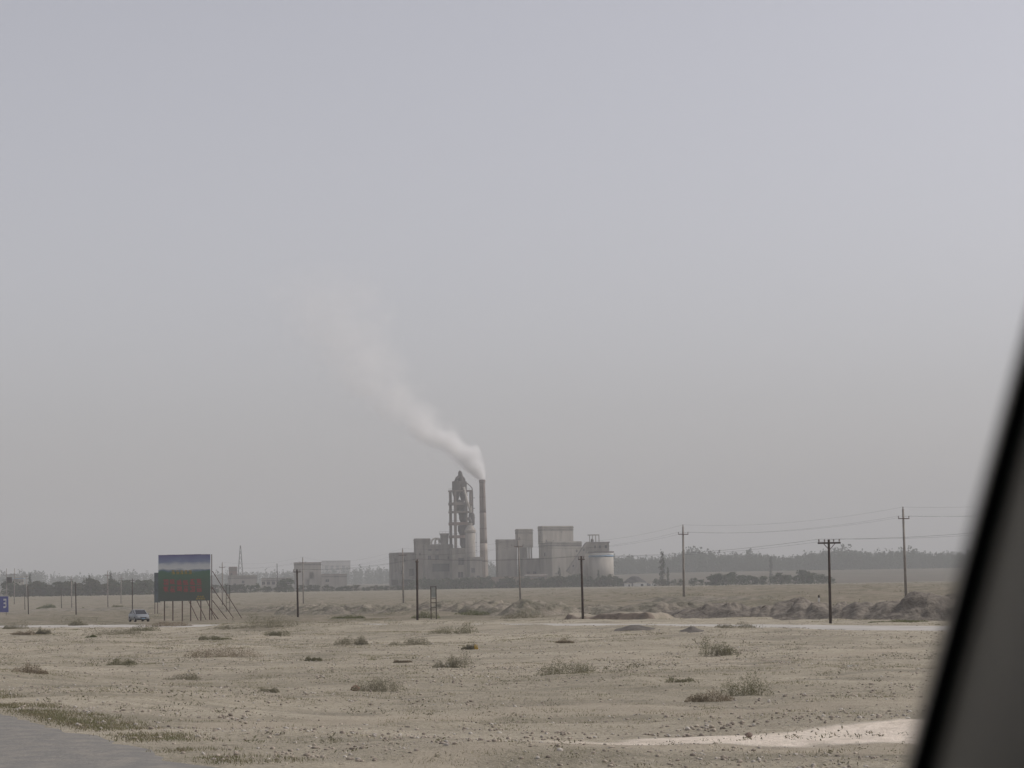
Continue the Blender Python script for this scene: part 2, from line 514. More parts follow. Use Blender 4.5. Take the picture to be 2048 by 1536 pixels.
# ------------------------------------------------------------------ spoil banks
M_spoil = mat('spoil_earth', (0.205, 0.180, 0.148), (0.125, 0.110, 0.092), 0.9, bump=0.2, bscale=3.0, lo=0.4, hi=0.6)
M_spoil2 = mat('dry_bank_earth', (0.225, 0.198, 0.158), (0.135, 0.125, 0.092), 0.5, bump=0.25, bscale=2.5, lo=0.4, hi=0.6)
def bank(name, path, width, m, seed, heaps, du=0.22, grain=1.0, heap=1.0, fill=0.8):
    """path: list of (x, y, crest); a run of tipped heaps along a line"""
    r = np.random.default_rng(seed)
    P = np.array([p[:2] for p in path], float); H = np.array([p[2] for p in path], float)
    L = np.concatenate([[0], np.cumsum(np.hypot(*np.diff(P, axis=0).T))])
    u = np.arange(0, L[-1], du); v = np.linspace(-width, width, max(24, int(2 * width / du)))
    cx = np.interp(u, L, P[:, 0]); cy = np.interp(u, L, P[:, 1]); ch = np.interp(u, L, H)
    tx = np.gradient(cx); ty = np.gradient(cy); tl = np.hypot(tx, ty)
    nx = -ty / tl; ny = tx / tl
    X = cx[:, None] + nx[:, None] * v[None]; Y = cy[:, None] + ny[:, None] * v[None]
    h = np.full(X.shape, -9.0)
    for _ in range(heaps):
        uu = r.uniform(0, L[-1]); vv = r.uniform(-0.35, 0.35) * width
        hh = np.interp(uu, L, H) * r.uniform(0.55, 0.98) * heap
        sl_ = r.uniform(0.42, 0.7)
        lean = r.uniform(-0.3, 0.9)
        du_ = (u[:, None] - uu) + lean * (v[None] - vv); dv_ = (v[None] - vv)
        h = np.maximum(h, hh - sl_ * np.hypot(du_ * 0.8, dv_))
    edge = np.minimum(1, np.minimum(u, L[-1] - u) / 3.0)[:, None]
    env = (1 - (np.abs(v) / width) ** 3)[None] * edge
    h = np.maximum(h, fill * ch[:, None] * env * (1 + 0.6 * vn((u[:, None] + 0.8 * v[None]) / 2.4 + 0 * X, v[None] / 9 + 0 * X, seed + 5)))
    h = h + grain * (0.5 * vn(X / 1.9, Y / 1.9, seed) + 0.22 * vn(X / 0.6, Y / 0.6, seed + 1) + 0.12 * vn(X / 0.27, Y / 0.27, seed + 2) - 0.55 * np.clip(0.12 - np.abs(vn((u[:, None] + 0.9 * v[None]) / 1.5 + 0 * X, v[None] / 6 + 0 * X, seed + 3)), 0, 1) * 4) * np.minimum(1, np.maximum(h, 0.15))
    h = h * env - 0.25 * (1 - env)
    Z = T_smooth(X, Y) + h
    nu, nv = X.shape
    V = np.stack([X, Y, Z], -1).reshape(-1, 3)
    i = np.arange(nu - 1)[:, None]; j = np.arange(nv - 1)[None]
    F = np.stack([i * nv + j, (i + 1) * nv + j, (i + 1) * nv + j + 1, i * nv + j + 1], -1).reshape(-1, 4)
    o = link(name, npmesh(name, V, F, m, False)); o['kind'] = 'structure'
    return o

def gp(px, py):
    p = on_ground(px, py); return (p.x, p.y)
def bp_(px, py, h):
    p = on_ground(px, py); return (p.x, p.y, h)
bank('spoil_bank', [bp_(1290, 1238, 0.5), bp_(1380, 1236, 0.9), bp_(1470, 1236, 1.15), bp_(1560, 1236, 1.5), bp_(1650, 1237, 1.4), bp_(1750, 1238, 1.6), bp_(1850, 1239, 1.9), bp_(1960, 1238, 1.7), bp_(2100, 1238, 1.6)], 5.5, M_spoil, 41, 70, grain=1.5, heap=0.8, fill=1.0)
bank('dry_bank', [bp_(450, 1222, 0.7), bp_(600, 1226, 1.2), bp_(700, 1228, 1.5), bp_(800, 1226, 1.3), bp_(900, 1226, 1.5), bp_(1000, 1228, 1.9), bp_(1085, 1230, 1.9), bp_(1112, 1231, 0.8)], 6.0, M_spoil2, 47, 60, grain=1.3)
bank('dry_bank', [bp_(1130, 1226, 0.5), bp_(1200, 1226, 1.0), bp_(1290, 1228, 1.3), bp_(1400, 1228, 1.2), bp_(1480, 1228, 1.2)], 6.0, M_spoil2, 53, 30)
bank('dry_bank', [bp_(1240, 1206, 0.5), bp_(1350, 1203, 0.9), bp_(1450, 1202, 0.7), bp_(1560, 1200, 0.6)], 7.0, M_spoil2, 57, 24, du=0.5)
bank('dry_bank', [bp_(20, 1228, 0.5), bp_(100, 1222, 0.8), bp_(200, 1220, 0.6), bp_(330, 1218, 0.7)], 8.0, M_spoil2, 61, 24, du=0.5)

# low dark earth mounds at the near edge of the road
M_dark = mat('dark_earth', (0.125, 0.112, 0.096), (0.09, 0.08, 0.07), 1.5, bump=0.1)
def mound(px, py, wpx, h, label, m=M_dark):
    c = on_ground(px, py)
    rx = wpx * c.y / FPX / 2; ry = 1.6
    U, W = np.meshgrid(np.linspace(-1.2, 1.2, 28), np.linspace(-1.2, 1.2, 14), indexing='ij')
    x = U * rx; y = W * ry
    rr = np.hypot(U, W)
    z = h * (1 - sstep(0, 1.1, rr)) * (1 + 0.9 * vn(x * 1.3 + px, y * 1.3, 71)) + 0.10 * vn(x * 3, y * 3 + px, 72) - 0.12 * sstep(0.95, 1.2, rr)
    V = np.stack([x, y, z], -1).reshape(-1, 3)
    i = np.arange(27)[:, None]; j = np.arange(13)[None]
    F = np.stack([i * 14 + j, (i + 1) * 14 + j, (i + 1) * 14 + j + 1, i * 14 + j + 1], -1).reshape(-1, 4)
    o = link('earth_mound', npmesh('earth_mound', V, F, m), loc=(c.x, c.y, c.z + 0.02))
    tag(o, label, 'earth mound')
mound(1272, 1262, 75, 0.27, 'wide low dark earth mound by the road, left of the smaller mound')
mound(1384, 1263, 48, 0.25, 'small low dark earth mound by the road, right of the wider mound')

# cut clay bank with a steep eroded face, beside the brown pole in the middle
M_clay = mat('pale_clay', (0.285, 0.248, 0.195), (0.20, 0.18, 0.135), 0.8, bump=0.1, bscale=3)
M_clayd = mat('cut_clay', (0.26, 0.21, 0.165), (0.17, 0.14, 0.112), 0.9, bump=0.15, bscale=2.5)
def cut_wall():
    a = on_ground(1118, 1241); b = on_ground(1305, 1241)
    t = thing('clay_cutting', 'eroded clay cutting with steep brown face and pale crest behind the roadside pole', 'earth bank', a)
    L = (b - a).length; d = (b - a).normalized(); n = Vector((-d.y, d.x, 0))
    nu, nv = 150, 40
    u = np.linspace(0, L, nu)[:, None]; v = np.concatenate([np.linspace(-0.8, 1.4, 26), np.linspace(1.6, 7, 14)])[None]
    x = a.x + d.x * u + n.x * v; y = a.y + d.y * u + n.y * v
    h = np.interp(u / L, [0, 0.04, 0.10, 0.16, 0.3, 0.5, 0.75, 0.93, 1.0], [0.1, 0.75, 0.6, 0.35, 0.45, 0.65, 0.75, 0.7, 0.0])
    lip = 0.45 + 0.9 * vn(u / 2.2, 0.5 + 0 * u, 81) + 0.5 * vn(u / 0.7, 0.5 + 0 * u, 82)
    z = h * sstep(-0.32, 0.32, v - lip) * (1 - sstep(2.5, 6.8, v)) + (0.22 * vn(x / 0.7, y / 0.7, 83) + 0.2 * vn(x / 1.8, y / 1.8, 84)) * sstep(-0.8, 0.2, v)
    z = z - 0.2 * (1 - sstep(-0.8, -0.3, v)) - 0.3 * sstep(6, 7, v)
    z = z + T_smooth(x, y) - a.z
    V = np.stack([x - a.x, y - a.y, z], -1).reshape(-1, 3)
    i = np.arange(nu - 1)[:, None]
    for name, j0, j1, m in (('cut_face', 0, 20, M_clayd), ('crest', 20, nv - 1, M_clay)):
        j = np.arange(j0, j1)[None]
        F = np.stack([i * nv + j, (i + 1) * nv + j, (i + 1) * nv + j + 1, i * nv + j + 1], -1).reshape(-1, 4)
        used, inv = np.unique(F, return_inverse=True)
        link(name, npmesh(name, V[used], inv.reshape(F.shape), m), t)
cut_wall()

# ================================================================== loose stones and ground cover
def stone_shape(r, sub=False):
    # 14-face pebble: a cube with its corners cut unevenly
    ico_v = np.array([(0, 0, 1), (.894, 0, .447), (.276, .851, .447), (-.724, .526, .447), (-.724, -.526, .447), (.276, -.851, .447),
                      (.724, .526, -.447), (-.276, .851, -.447), (-.894, 0, -.447), (-.276, -.851, -.447), (.724, -.526, -.447), (0, 0, -1)])
    ico_f = np.array([(0, 1, 2), (0, 2, 3), (0, 3, 4), (0, 4, 5), (0, 5, 1), (1, 6, 2), (2, 7, 3), (3, 8, 4), (4, 9, 5), (5, 10, 1),
                      (2, 6, 7), (3, 7, 8), (4, 8, 9), (5, 9, 10), (1, 10, 6), (11, 7, 6), (11, 8, 7), (11, 9, 8), (11, 10, 9), (11, 6, 10)])
    return ico_v * (1 + r.uniform(-0.28, 0.28, (12, 1))), ico_f

M_stone = mat('loose_stones', (0.42, 0.365, 0.30), (0.20, 0.17, 0.14), 5.0, detail=1.0, lo=0.40, hi=0.62)
M_stonep = mat('pale_stones', (0.52, 0.48, 0.43), (0.34, 0.31, 0.275), 5.0, detail=1.0)
def scatter_stones(name, label, N, smin, smax, d0, d1, seed, m, thresh):
    r = np.random.default_rng(seed)
    shapes = [stone_shape(r) for _ in range(10)]
    # uniform over the ground area of the wedge in front of the camera
    d = np.sqrt(r.uniform(d0 ** 1.35, d1 ** 1.35, N) ** (2 / 1.35)); a = r.uniform(-0.30, 0.30, N)
    x = d * np.sin(a); y = d * np.cos(a)
    dens = 1.3 * vn(x / 9, (y + 0.25 * x) / 4.0, 91) + 0.9 * vn(x / 3, y / 2, 92) + 0.8 * vn(x / 30, y / 20, 93) - 0.9 * track_fac(x, y)
    keep = (dens + r.uniform(-0.5, 0.5, N) > thresh) & (hw_s(x, y) > 0.4) & (road_dist(x, y) > 4.5) & (ground_attr(x, y) < 0.35)
    x = x[keep]; y = y[keep]; n = len(x)
    s = smin * (smax / smin) ** (r.random(n) ** 2.8)
    z = T(x, y) + s * 0.15
    th = r.uniform(0, 6.28, n)
    Vs = []; Fs = []; off = 0
    which = r.integers(0, 10, n)
    for k in range(10):
        idx = np.where(which == k)[0]
        sv, sf = shapes[k]
        ct = np.cos(th[idx])[:, None]; st = np.sin(th[idx])[:, None]
        sc = np.stack([r.uniform(0.7, 1.2, len(idx)), r.uniform(0.7, 1.2, len(idx)), r.uniform(0.45, 0.8, len(idx))], 1)
        px = sv[None, :, 0] * sc[:, :1]; py = sv[None, :, 1] * sc[:, 1:2]; pz = sv[None, :, 2] * sc[:, 2:]
        X = (px * ct - py * st) * s[idx][:, None] + x[idx][:, None]
        Y = (px * st + py * ct) * s[idx][:, None] + y[idx][:, None]
        Zz = pz * s[idx][:, None] + z[idx][:, None]
        Vs.append(np.stack([X, Y, Zz], -1).reshape(-1, 3))
        Fs.append((sf[None] + (np.arange(len(idx)) * 12)[:, None, None]).reshape(-1, 3) + off)
        off += 12 * len(idx)
    o = link(name, npmesh(name, np.concatenate(Vs), np.concatenate(Fs), m))
    tag(o, label, 'stones', kind='stuff')
scatter_stones('loose_gravel', 'small grey and brown stones strewn over the desert ground', 66000, 0.012, 0.080, 34, 190, 5, M_stone, -0.12)
scatter_stones('pale_gravel', 'small pale stones strewn over the desert ground', 26000, 0.015, 0.07, 34, 190, 6, M_stonep, 0.05)

# larger single stones
STONE_ME = []
for k in range(6):
    r = np.random.default_rng(200 + k)
    sv, sf = stone_shape(r)
    sv = sv * np.array([1.0, 0.8, 0.62])
    STONE_ME.append((npmesh('stone', sv, sf, M_stone), npmesh('stone', sv, sf, M_stonep)))
def stone(px, py, wpx, label, k=0, pale=0, group=None, m=None, name='stone'):
    c = on_ground(px, py)
    s = wpx * c.y / FPX / 2
    me = STONE_ME[k % 6][pale]
    if m:
        me = me.copy(); me.materials[0] = m
    o = link(name, me, loc=(c.x, c.y, c.z + 0.42 * s))
    o.scale = (s, s, s); o.rotation_euler = (0, 0, random.uniform(0, 6.28))
    tag(o, label, 'stone', group)
    return o
M_redst = mat('red_brown_stone', (0.20, 0.115, 0.085), (0.14, 0.08, 0.06), 6.0, bump=0.02)
M_brst = mat('brown_stone', (0.17, 0.12, 0.10), (0.24, 0.19, 0.17), 6.0, bump=0.02)
stone(1499, 1482, 19, 'brown angular stone alone on the pale sandy track', 0, m=M_brst)
stone(711, 1378, 21, 'round red-brown stone at the left foot of a low shrub', 1, m=M_redst)
stone(886, 1334, 12, 'small red-brown stone at the foot of the shrub with a white stone', 2, m=M_redst)
stone(896, 1331, 6, 'single small bright white stone at the foot of a shrub', 3, 1, m=M_white)
stone(983, 1446, 9, 'pale flat stone alone in the middle foreground', 4, 1)
stone(980, 1441, 8, 'grey stone beside the pale flat stone in the foreground', 5)
random.seed(11)
for (x0, y0, x1, y1, n, wa, wb, lab, grp) in [
        (1290, 1470, 1500, 1440, 46, 6, 13, 'grey stone in the stony row along the upper edge of the pale track', 'stones in the row along the pale track'),
        (1110, 1475, 1290, 1462, 30, 5, 11, 'stone in the loose scatter left of the pale track', 'stones left of the pale track'),
        (430, 1418, 500, 1452, 26, 5, 12, 'stone in the short diagonal ridge of stones at left foreground', 'stones in the diagonal ridge'),
        (930, 1445, 1110, 1482, 24, 5, 10, 'stone scattered on the bare ground in the middle foreground', 'stones in the middle foreground'),
        (1500, 1432, 1640, 1440, 20, 5, 11, 'stone at the far edge of the pale track near the window pillar', 'stones by the pillar'),
        (300, 1322, 390, 1345, 18, 4, 7, 'small pale stone in the light patch below the car', 'pale stones below the car')]:
    for i in range(n):
        f = random.random()
        stone(x0 + (x1 - x0) * f + random.gauss(0, 8), y0 + (y1 - y0) * f + random.gauss(0, 6), wa + (wb - wa) * random.random() ** 2,
              lab, random.randrange(6), 1 if 'pale stone' in lab or random.random() < 0.25 else 0, grp)

# ------------------------------------------------------------------ shrubs
M_shr = [leafmat('shrub_olive', (0.215, 0.205, 0.125), (0.155, 0.148, 0.088), 2.0),
         leafmat('shrub_grey', (0.265, 0.245, 0.175), (0.19, 0.175, 0.122), 2.0),
         leafmat('shrub_green', (0.175, 0.185, 0.09), (0.12, 0.13, 0.065), 2.0),
         leafmat('shrub_brown', (0.27, 0.22, 0.155), (0.20, 0.165, 0.115), 2.0)]
def shrub(px, py, wpx, hpx, kind, label, dens=1.0):
    c = on_ground(px, py)
    sc = c.y / FPX
    W = wpx * sc / 2; H = hpx * sc * 1.05
    r = np.random.default_rng(int(px * 7 + py))
    t = thing('desert_shrub', label, 'shrub', (c.x, c.y, c.z - 0.03), 0, 'desert shrubs')
    # a few low domes of fine twigs and leaves, thinning out towards their rims
    nC = max(4, int(W * 3.0))
    ux = np.linspace(-0.75, 0.75, nC) + r.normal(size=nC) * 0.12; uy = r.normal(size=nC) * 0.28
    hC = H * (1 - 0.5 * np.abs(ux) ** 2) * r.uniform(0.62, 1.0, nC); hC[r.integers(0, nC)] = H
    rC = np.maximum(W * r.uniform(0.36, 0.58, nC), 0.12)
    n_tw = int(dens * 30 * nC)
    V = []; F = []; k = 0
    for i in range(n_tw):
        j = r.integers(0, nC)
        p0 = np.array([ux[j] * W + r.normal() * 0.15 * rC[j], uy[j] * W + r.normal() * 0.15 * rC[j], 0.0])
        a = r.uniform(0, 6.28); q = math.sqrt(r.random()) * 1.05
        p2 = np.array([ux[j] * W + math.cos(a) * q * rC[j], uy[j] * W + math.sin(a) * q * rC[j], hC[j] * math.sqrt(max(0.04, 1 - 0.8 * q * q)) * r.uniform(0.6, 1.1)])
        p1 = (p0 + p2) / 2 + np.array([0, 0, 0.10]) * hC[j]
        wd = 0.004 + 0.0016 * sc * 40
        sx = np.array([math.cos(i), math.sin(i), 0]) * wd
        V += [p0 - sx, p0 + sx, p1 + sx * 0.8, p1 - sx * 0.8, p2]
        F += [(k, k + 1, k + 2), (k, k + 2, k + 3), (k + 3, k + 2, k + 4)]
        k += 5
    tw_ = link('twigs', npmesh('twigs', np.array(V), np.array(F), M_shr[3 if kind == 3 else 1]), t); tw_['kind'] = 'stuff'
    nL = int(dens * 620 * nC)
    j = r.integers(0, nC, nL); a = r.uniform(0, 6.28, nL); q = np.sqrt(r.random(nL)) * 1.15; f = r.random(nL) ** 0.6
    zt = hC[j] * np.sqrt(np.maximum(0.03, 1 - 0.78 * q * q))
    LC = np.stack([ux[j] * W + np.cos(a) * q * rC[j], uy[j] * W + np.sin(a) * q * rC[j], zt * f * r.uniform(0.7, 1.08, nL)], 1)
    LV, LF = leaf_quads(LC, (0.012 + sc * 0.85) * r.uniform(0.6, 1.4, nL), 0.45, r)
    LV[:, 2] = np.maximum(LV[:, 2], 0.0)
    link('foliage', npmesh('foliage', LV, LF, M_shr[kind]), t)['kind'] = 'stuff'

SHRUBS = [
 (1135, 1349, 96, 42, 0, 'large olive shrub in the middle of the foreground', 1.0),
 (755, 1381, 90, 38, 1, 'low grey-green shrub behind the round red-brown stone', 1.0),
 (905, 1337, 56, 44, 1, 'upright grey shrub beside the small white stone', 1.0),
 (1438, 1309, 56, 44, 0, 'upright olive shrub just below the road at right', 1.0),
 (1420, 1396, 84, 32, 3, 'dry brown shrub left of the taller dark shrub', 1.0),
 (1495, 1384, 86, 56, 0, 'tall dark shrub right of the dry brown shrub', 0.9),
 (545, 1253, 84, 29, 1, 'broad grey shrub at the end of the pale road below the thin dark pole', 1.0),
 (552, 1272, 38, 17, 0, 'small shrub in front of the broad grey shrub', 0.6),
 (705, 1287, 56, 22, 1, 'low grey shrub standing alone left of the middle', 0.9),
 (825, 1289, 68, 19, 1, 'low spreading shrub left of a similar slightly higher one', 0.8),
 (912, 1273, 74, 24, 0, 'spreading shrub just below the near end of the bank', 0.8),
 (445, 1312, 132, 28, 3, 'very wide dry brown shrub at left, below the billboard braces', 0.9),
 (246, 1329, 48, 18, 0, 'small olive shrub straight below the car', 0.8),
 (370, 1359, 60, 20, 1, 'faint low shrub below the very wide brown shrub', 0.6),
 (62, 1351, 56, 26, 3, 'brownish shrub leaning right near the left edge', 0.8),
 (630, 1316, 26, 12, 0, 'little round dark shrub with a shadow under it', 1.0),
 (28, 1259, 46, 13, 1, 'low shrub below the blue sign', 0.7),
 (155, 1253, 30, 16, 1, 'shrub on the near edge of the pale road left of the car', 0.8),
 (86, 1271, 28, 15, 1, 'roundish shrub left, with a small dark shadow', 0.8),
 (44, 1273, 42, 10, 3, 'flat brown shrub near the left edge', 0.7),
 (236, 1269, 84, 19, 1, 'long low shrub row just below the car', 0.7),
 (184, 1273, 20, 8, 2, 'tiny dark green shrub at the left end of the long low row', 1.2),
 (338, 1254, 78, 14, 3, 'brown shrub row in front of the billboard posts', 0.8),
 (285, 1263, 52, 17, 0, 'shrub under the front of the car', 0.7),
 (432, 1284, 44, 12, 0, 'small shrub below the right billboard brace', 0.7),
 (470, 1256, 70, 10, 1, 'thin shrub on the near edge of the road right of the billboard', 0.6),
 (1470, 1258, 66, 14, 1, 'thin shrub overlapping the road at right', 0.6),
 (940, 1293, 26, 13, 1, 'small shrub with a yellow scrap caught on it', 0.9),
 (806, 1319, 30, 7, 3, 'very small brown tuft in the middle distance', 0.7),
 (540, 1384, 34, 12, 1, 'faint small shrub in the left foreground', 0.5),
 (1366, 1368, 52, 12, 0, 'flat shrub between the large olive shrub and the dry brown one', 0.5),
 (1130, 1283, 30, 9, 3, 'tiny brown tuft above the large olive shrub', 0.7),
 (850, 1238, 44, 22, 2, 'green shrub at the foot of the narrow two-post frame', 0.8),
 (1042, 1236, 70, 22, 1, 'grey shrub on the flank of the bank left of the clay cutting', 0.7),
 (945, 1232, 60, 14, 2, 'low green shrub on the bank foot left of the middle', 0.6),
 (96, 1219, 36, 12, 2, 'low green shrub beyond the road between two thin poles at far left', 0.9),
 (166, 1220, 18, 7, 2, 'tiny green shrub right of the dark pole at left', 0.9),
 (238, 1218, 22, 10, 0, 'small dark shrub behind the car', 0.9),
 (1500, 1236, 50, 14, 2, 'green weeds on the foot of the dark spoil bank', 0.7),
 (1800, 1246, 90, 8, 2, 'strip of green weeds under the spoil bank beside the pillar', 0.8),
 (700, 1238, 60, 7, 2, 'flat green tuft beyond the broad grey shrub', 0.7),
 (1310, 1222, 60, 14, 0, 'olive shrub on top of the clay cutting', 0.7),
]
for s_ in SHRUBS:
    shrub(*s_)

# short grass: the green verge of the highway and thin tufts over the field
def blades(name, label, P, hmin, hmax, spread, per, m, seed, wd=0.012):
    r = np.random.default_rng(seed)
    P = np.repeat(P, per, 0); n = len(P)
    B = P + np.stack([r.normal(size=n) * spread, r.normal(size=n) * spread, np.zeros(n)], 1)
    B[:, 2] = T(B[:, 0], B[:, 1])
    h = r.uniform(hmin, hmax, n)
    tip = B + np.stack([r.normal(size=n) * 0.4 * h, r.normal(size=n) * 0.4 * h, h], 1)
    th = r.uniform(0, 6.28, n)
    s = np.stack([np.cos(th), np.sin(th), np.zeros(n)], 1) * (wd * (B[:, 1:2] / 50.0 + 0.4))
    V = np.stack([B - s, B + s, tip], 1).reshape(-1, 3)
    o = link(name, npmesh(name, V, np.arange(n * 3).reshape(-1, 3), m))
    tag(o, label, 'grass', kind='stuff')
M_grass = leafmat('verge_grass', (0.175, 0.178, 0.092), (0.235, 0.20, 0.13), 2.5)
M_tuft = leafmat('dry_tufts', (0.29, 0.265, 0.165), (0.22, 0.205, 0.12), 1.0)
r_ = np.random.default_rng(77)
pts = []
for u in np.arange(-6, 34, 0.05):
    if float(vn(u / 2.2, 0.7, 101)) + 0.5 * float(vn(u / 0.7, 0.7, 102)) > -0.02:
        s_ = 0.5 + r_.random() ** 2 * 1.6
        q = Vector((-5.5, 37.8)) + Vector((-HN[1], HN[0])) * u + Vector(HN) * s_
        pts.append((q.x, q.y, 0))
blades('grass_verge', 'green grass tufts along the edge of the asphalt at lower left', np.array(pts), 0.02, 0.09, 0.26, 26, M_grass, 78, 0.007)
pts = []
while len(pts) < 2600:
    d = math.sqrt(r_.uniform(34 ** 2, 230 ** 2)); a = r_.uniform(-0.3, 0.3)
    x = d * math.sin(a); y = d * math.cos(a)
    if hw_s(x, y) > 0.8 and float(road_dist(np.array([x]), np.array([y]))[0]) > 5.5 and float(vn(x / 7, y / 4, 111)) + 0.6 * float(vn(x / 25, y / 14, 112)) > 0.10 and float(ground_attr(np.array([x]), np.array([y]))[0]) < 0.2:
        pts.append((x, y, 0))
blades('dry_grass', 'thin dry olive tufts scattered over the stony ground', np.array(pts), 0.02, 0.09, 0.30, 22, M_tuft, 79, 0.006)
def scrub(name, label, n, d0, d1, smin, smax, seed, m):
    r = np.random.default_rng(seed)
    d = r.uniform(d0 ** 1.3, d1 ** 1.3, n) ** (1 / 1.3); a = r.uniform(-0.3, 0.3, n)
    x = d * np.sin(a); y = d * np.cos(a)
    keep = (1.4 * vn(x / 16, y / 9, 121) + 0.8 * vn(x / 5, y / 4, 122) + r.uniform(-0.2, 0.2, n) > 0.05) & (road_dist(x, y) > 6) & (hw_s(x, y) > 2)
    x = x[keep]; y = y[keep]; n = len(x); k = 16 if smin < 0.3 else 40
    z = T(x, y); sz = smin * (smax / smin) ** (r.random(n) ** 2)
    p = r.normal(size=(n, k, 3)) * np.array([0.55, 0.55, 0.22]); p[..., 2] = np.abs(p[..., 2])
    C = (p * sz[:, None, None] + np.stack([x, y, z], 1)[:, None]).reshape(-1, 3)
    V, F = leaf_quads(C, np.repeat(sz * (0.16 if k == 16 else 0.085), k) * r.uniform(0.5, 1.2, n * k), 0.5, r)
    tag(link(name, npmesh(name, V, F, m)), label, 'scrub', kind='stuff')
scrub('low_scrub', 'low grey-green scrub thinly covering the plain beyond the road', 9000, 215, 900, 0.35, 1.3, 131, M_shr[0])
scrub('low_scrub', 'tiny grey-brown herbs thinly covering the stony field before the road', 4500, 40, 215, 0.08, 0.40, 132, M_shr[1])
scrub('low_scrub', 'small grey-green clumps dotted over the stony field before the road', 700, 48, 215, 0.35, 0.95, 134, M_shr[1])
scrub('low_scrub', 'tiny olive herbs thinly covering the stony field before the road', 2200, 40, 215, 0.08, 0.36, 133, M_shr[0])

# yellow and white scraps
def scrap(px, py, wpx, hpx, m, label):
    c = on_ground(px, py); sc = c.y / FPX
    b = MB()
    W = wpx * sc; H = hpx * sc
    for i in range(7):
        x0 = -W / 2 + W * i / 7
        zz = [random.uniform(0.15, 1.0) * H for _ in range(2)]
        b.obox((x0, random.uniform(-.05, .05), 0.0), (W / 6.5, random.uniform(-.04, .04), random.uniform(-.2, .1) * H), (random.uniform(-.03, .03), 0.02, 0), (random.uniform(-.04, .04), random.uniform(-.03, .03), zz[0]))
    o = b.build(label.split(',')[0].split(' ')[0] + '_scrap', m)
    o.name = 'plastic_scrap'
    o.location = c
    tag(o, label, 'litter')
random.seed(5)
scrap(953, 1293, 7, 11, mat('yellow_plastic', (0.55, 0.36, 0.05), (0.5, 0.33, 0.06), 4), 'yellow plastic scrap caught beside a small shrub')
scrap(1707, 1345, 20, 4, M_white, 'flat white scrap lying on the ground left of the pillar')
scrap(112, 1534, 11, 4, M_roofd, 'dark scrap lying on the asphalt at the bottom left')

# ================================================================== trees
def tree_proto(kind, seed):
    """returns (crown mesh, trunk mesh) for a tree of unit size class, metres"""
    r = np.random.default_rng(seed)
    tr = MB(); C = []
    if kind == 'poplar':
        H = 17.0
        tr.tube([(0, 0, -0.3), (0.05, 0, H * 0.5), (0, 0, H * 0.92)], [0.22, 0.14, 0.04], 7)
        for i in range(40):
            f = r.uniform(0.10, 0.97); rad = 1.5 * math.sin(math.pi * min(1, (f * 0.86 + 0.12))) ** 0.7 + 0.12
            a = r.uniform(0, 6.28)
            tr.tube([(0, 0, H * f * 0.9), (math.cos(a) * rad * 0.8, math.sin(a) * rad * 0.8, H * f * 0.9 + rad * 1.2)], [0.05, 0.015], 4)
            for _ in range(16):
                C.append((math.cos(a) * rad * r.uniform(0.1, 1) + r.normal() * 0.25, math.sin(a) * rad * r.uniform(0.1, 1) + r.normal() * 0.25, H * f + r.normal() * 0.55))
        size = 0.34
    else:
        H = r.uniform(5.5, 8.0); R = H * r.uniform(0.34, 0.5)
        tr.tube([(0, 0, -0.3), (0.1, 0.05, H * 0.3), (0.0, 0.1, H * 0.62)], [0.20, 0.14, 0.05], 7)
        nl = r.integers(9, 14)
        for i in range(nl):
            a = r.uniform(0, 6.28); q = r.uniform(0.15, 0.85)
            c = np.array([math.cos(a) * R * q, math.sin(a) * R * q, H * r.uniform(0.30, 0.88)])
            c[2] -= 0.25 * H * (q ** 2)
            tr.tube([(0, 0, H * 0.28), tuple(c)], [0.08, 0.02], 4)
            rad = R * r.uniform(0.26, 0.50)
            k = 46
            p = r.normal(size=(k, 3)); p /= np.linalg.norm(p, axis=1)[:, None]
            p *= rad * r.uniform(0.45, 1.12, (k, 1)); p[:, 2] *= 0.8
            C += [tuple(c + v) for v in p]
        # skirt of low growth so that the crown reaches close to the ground
        for i in range(90):
            a = r.uniform(0, 6.28); q = r.uniform(0.2, 0.9) * R
            C.append((math.cos(a) * q, math.sin(a) * q, r.uniform(0.2, 0.32 * H)))
        size = 0.36
    V, F = leaf_quads(np.array(C), size * r.uniform(0.6, 1.3, len(C)), 0.85, r)
    return V, F, tr, H

PROTO = {}
def tree(px, pybase, hpx, kind, Y, label, group=None, wide=1.0, mat_i=0, name=None):
    b = at(px, pybase, Y)
    key = (kind, mat_i)
    if key not in PROTO:
        V, F, tr, H = tree_proto('poplar' if kind == 'poplar' else 'round', hash(kind) % 1000 if False else (31 if kind == 'poplar' else 50 + int(kind)))
        cm = npmesh('crown', V, F, M_pop if kind == 'poplar' else M_leafs[mat_i])
        me = bpy.data.meshes.new('trunk'); me.from_pydata(tr.v, [], tr.f); me.materials.append(M_bark); me.update()
        PROTO[key] = (cm, me, H)
    cm, tm, H = PROTO[key]
    z = Tz(b.x, Y)
    t = thing(name or ('poplar_tree' if kind == 'poplar' else 'leafy_tree'), label, 'tree', (b.x, Y, z), random.uniform(0, 6.28), group)
    hm = hpx * Y / FPX
    s = hm / H
    t.scale = (s * wide, s * wide, s)
    link('trunk', tm, t); link('crown', cm, t)
    return t

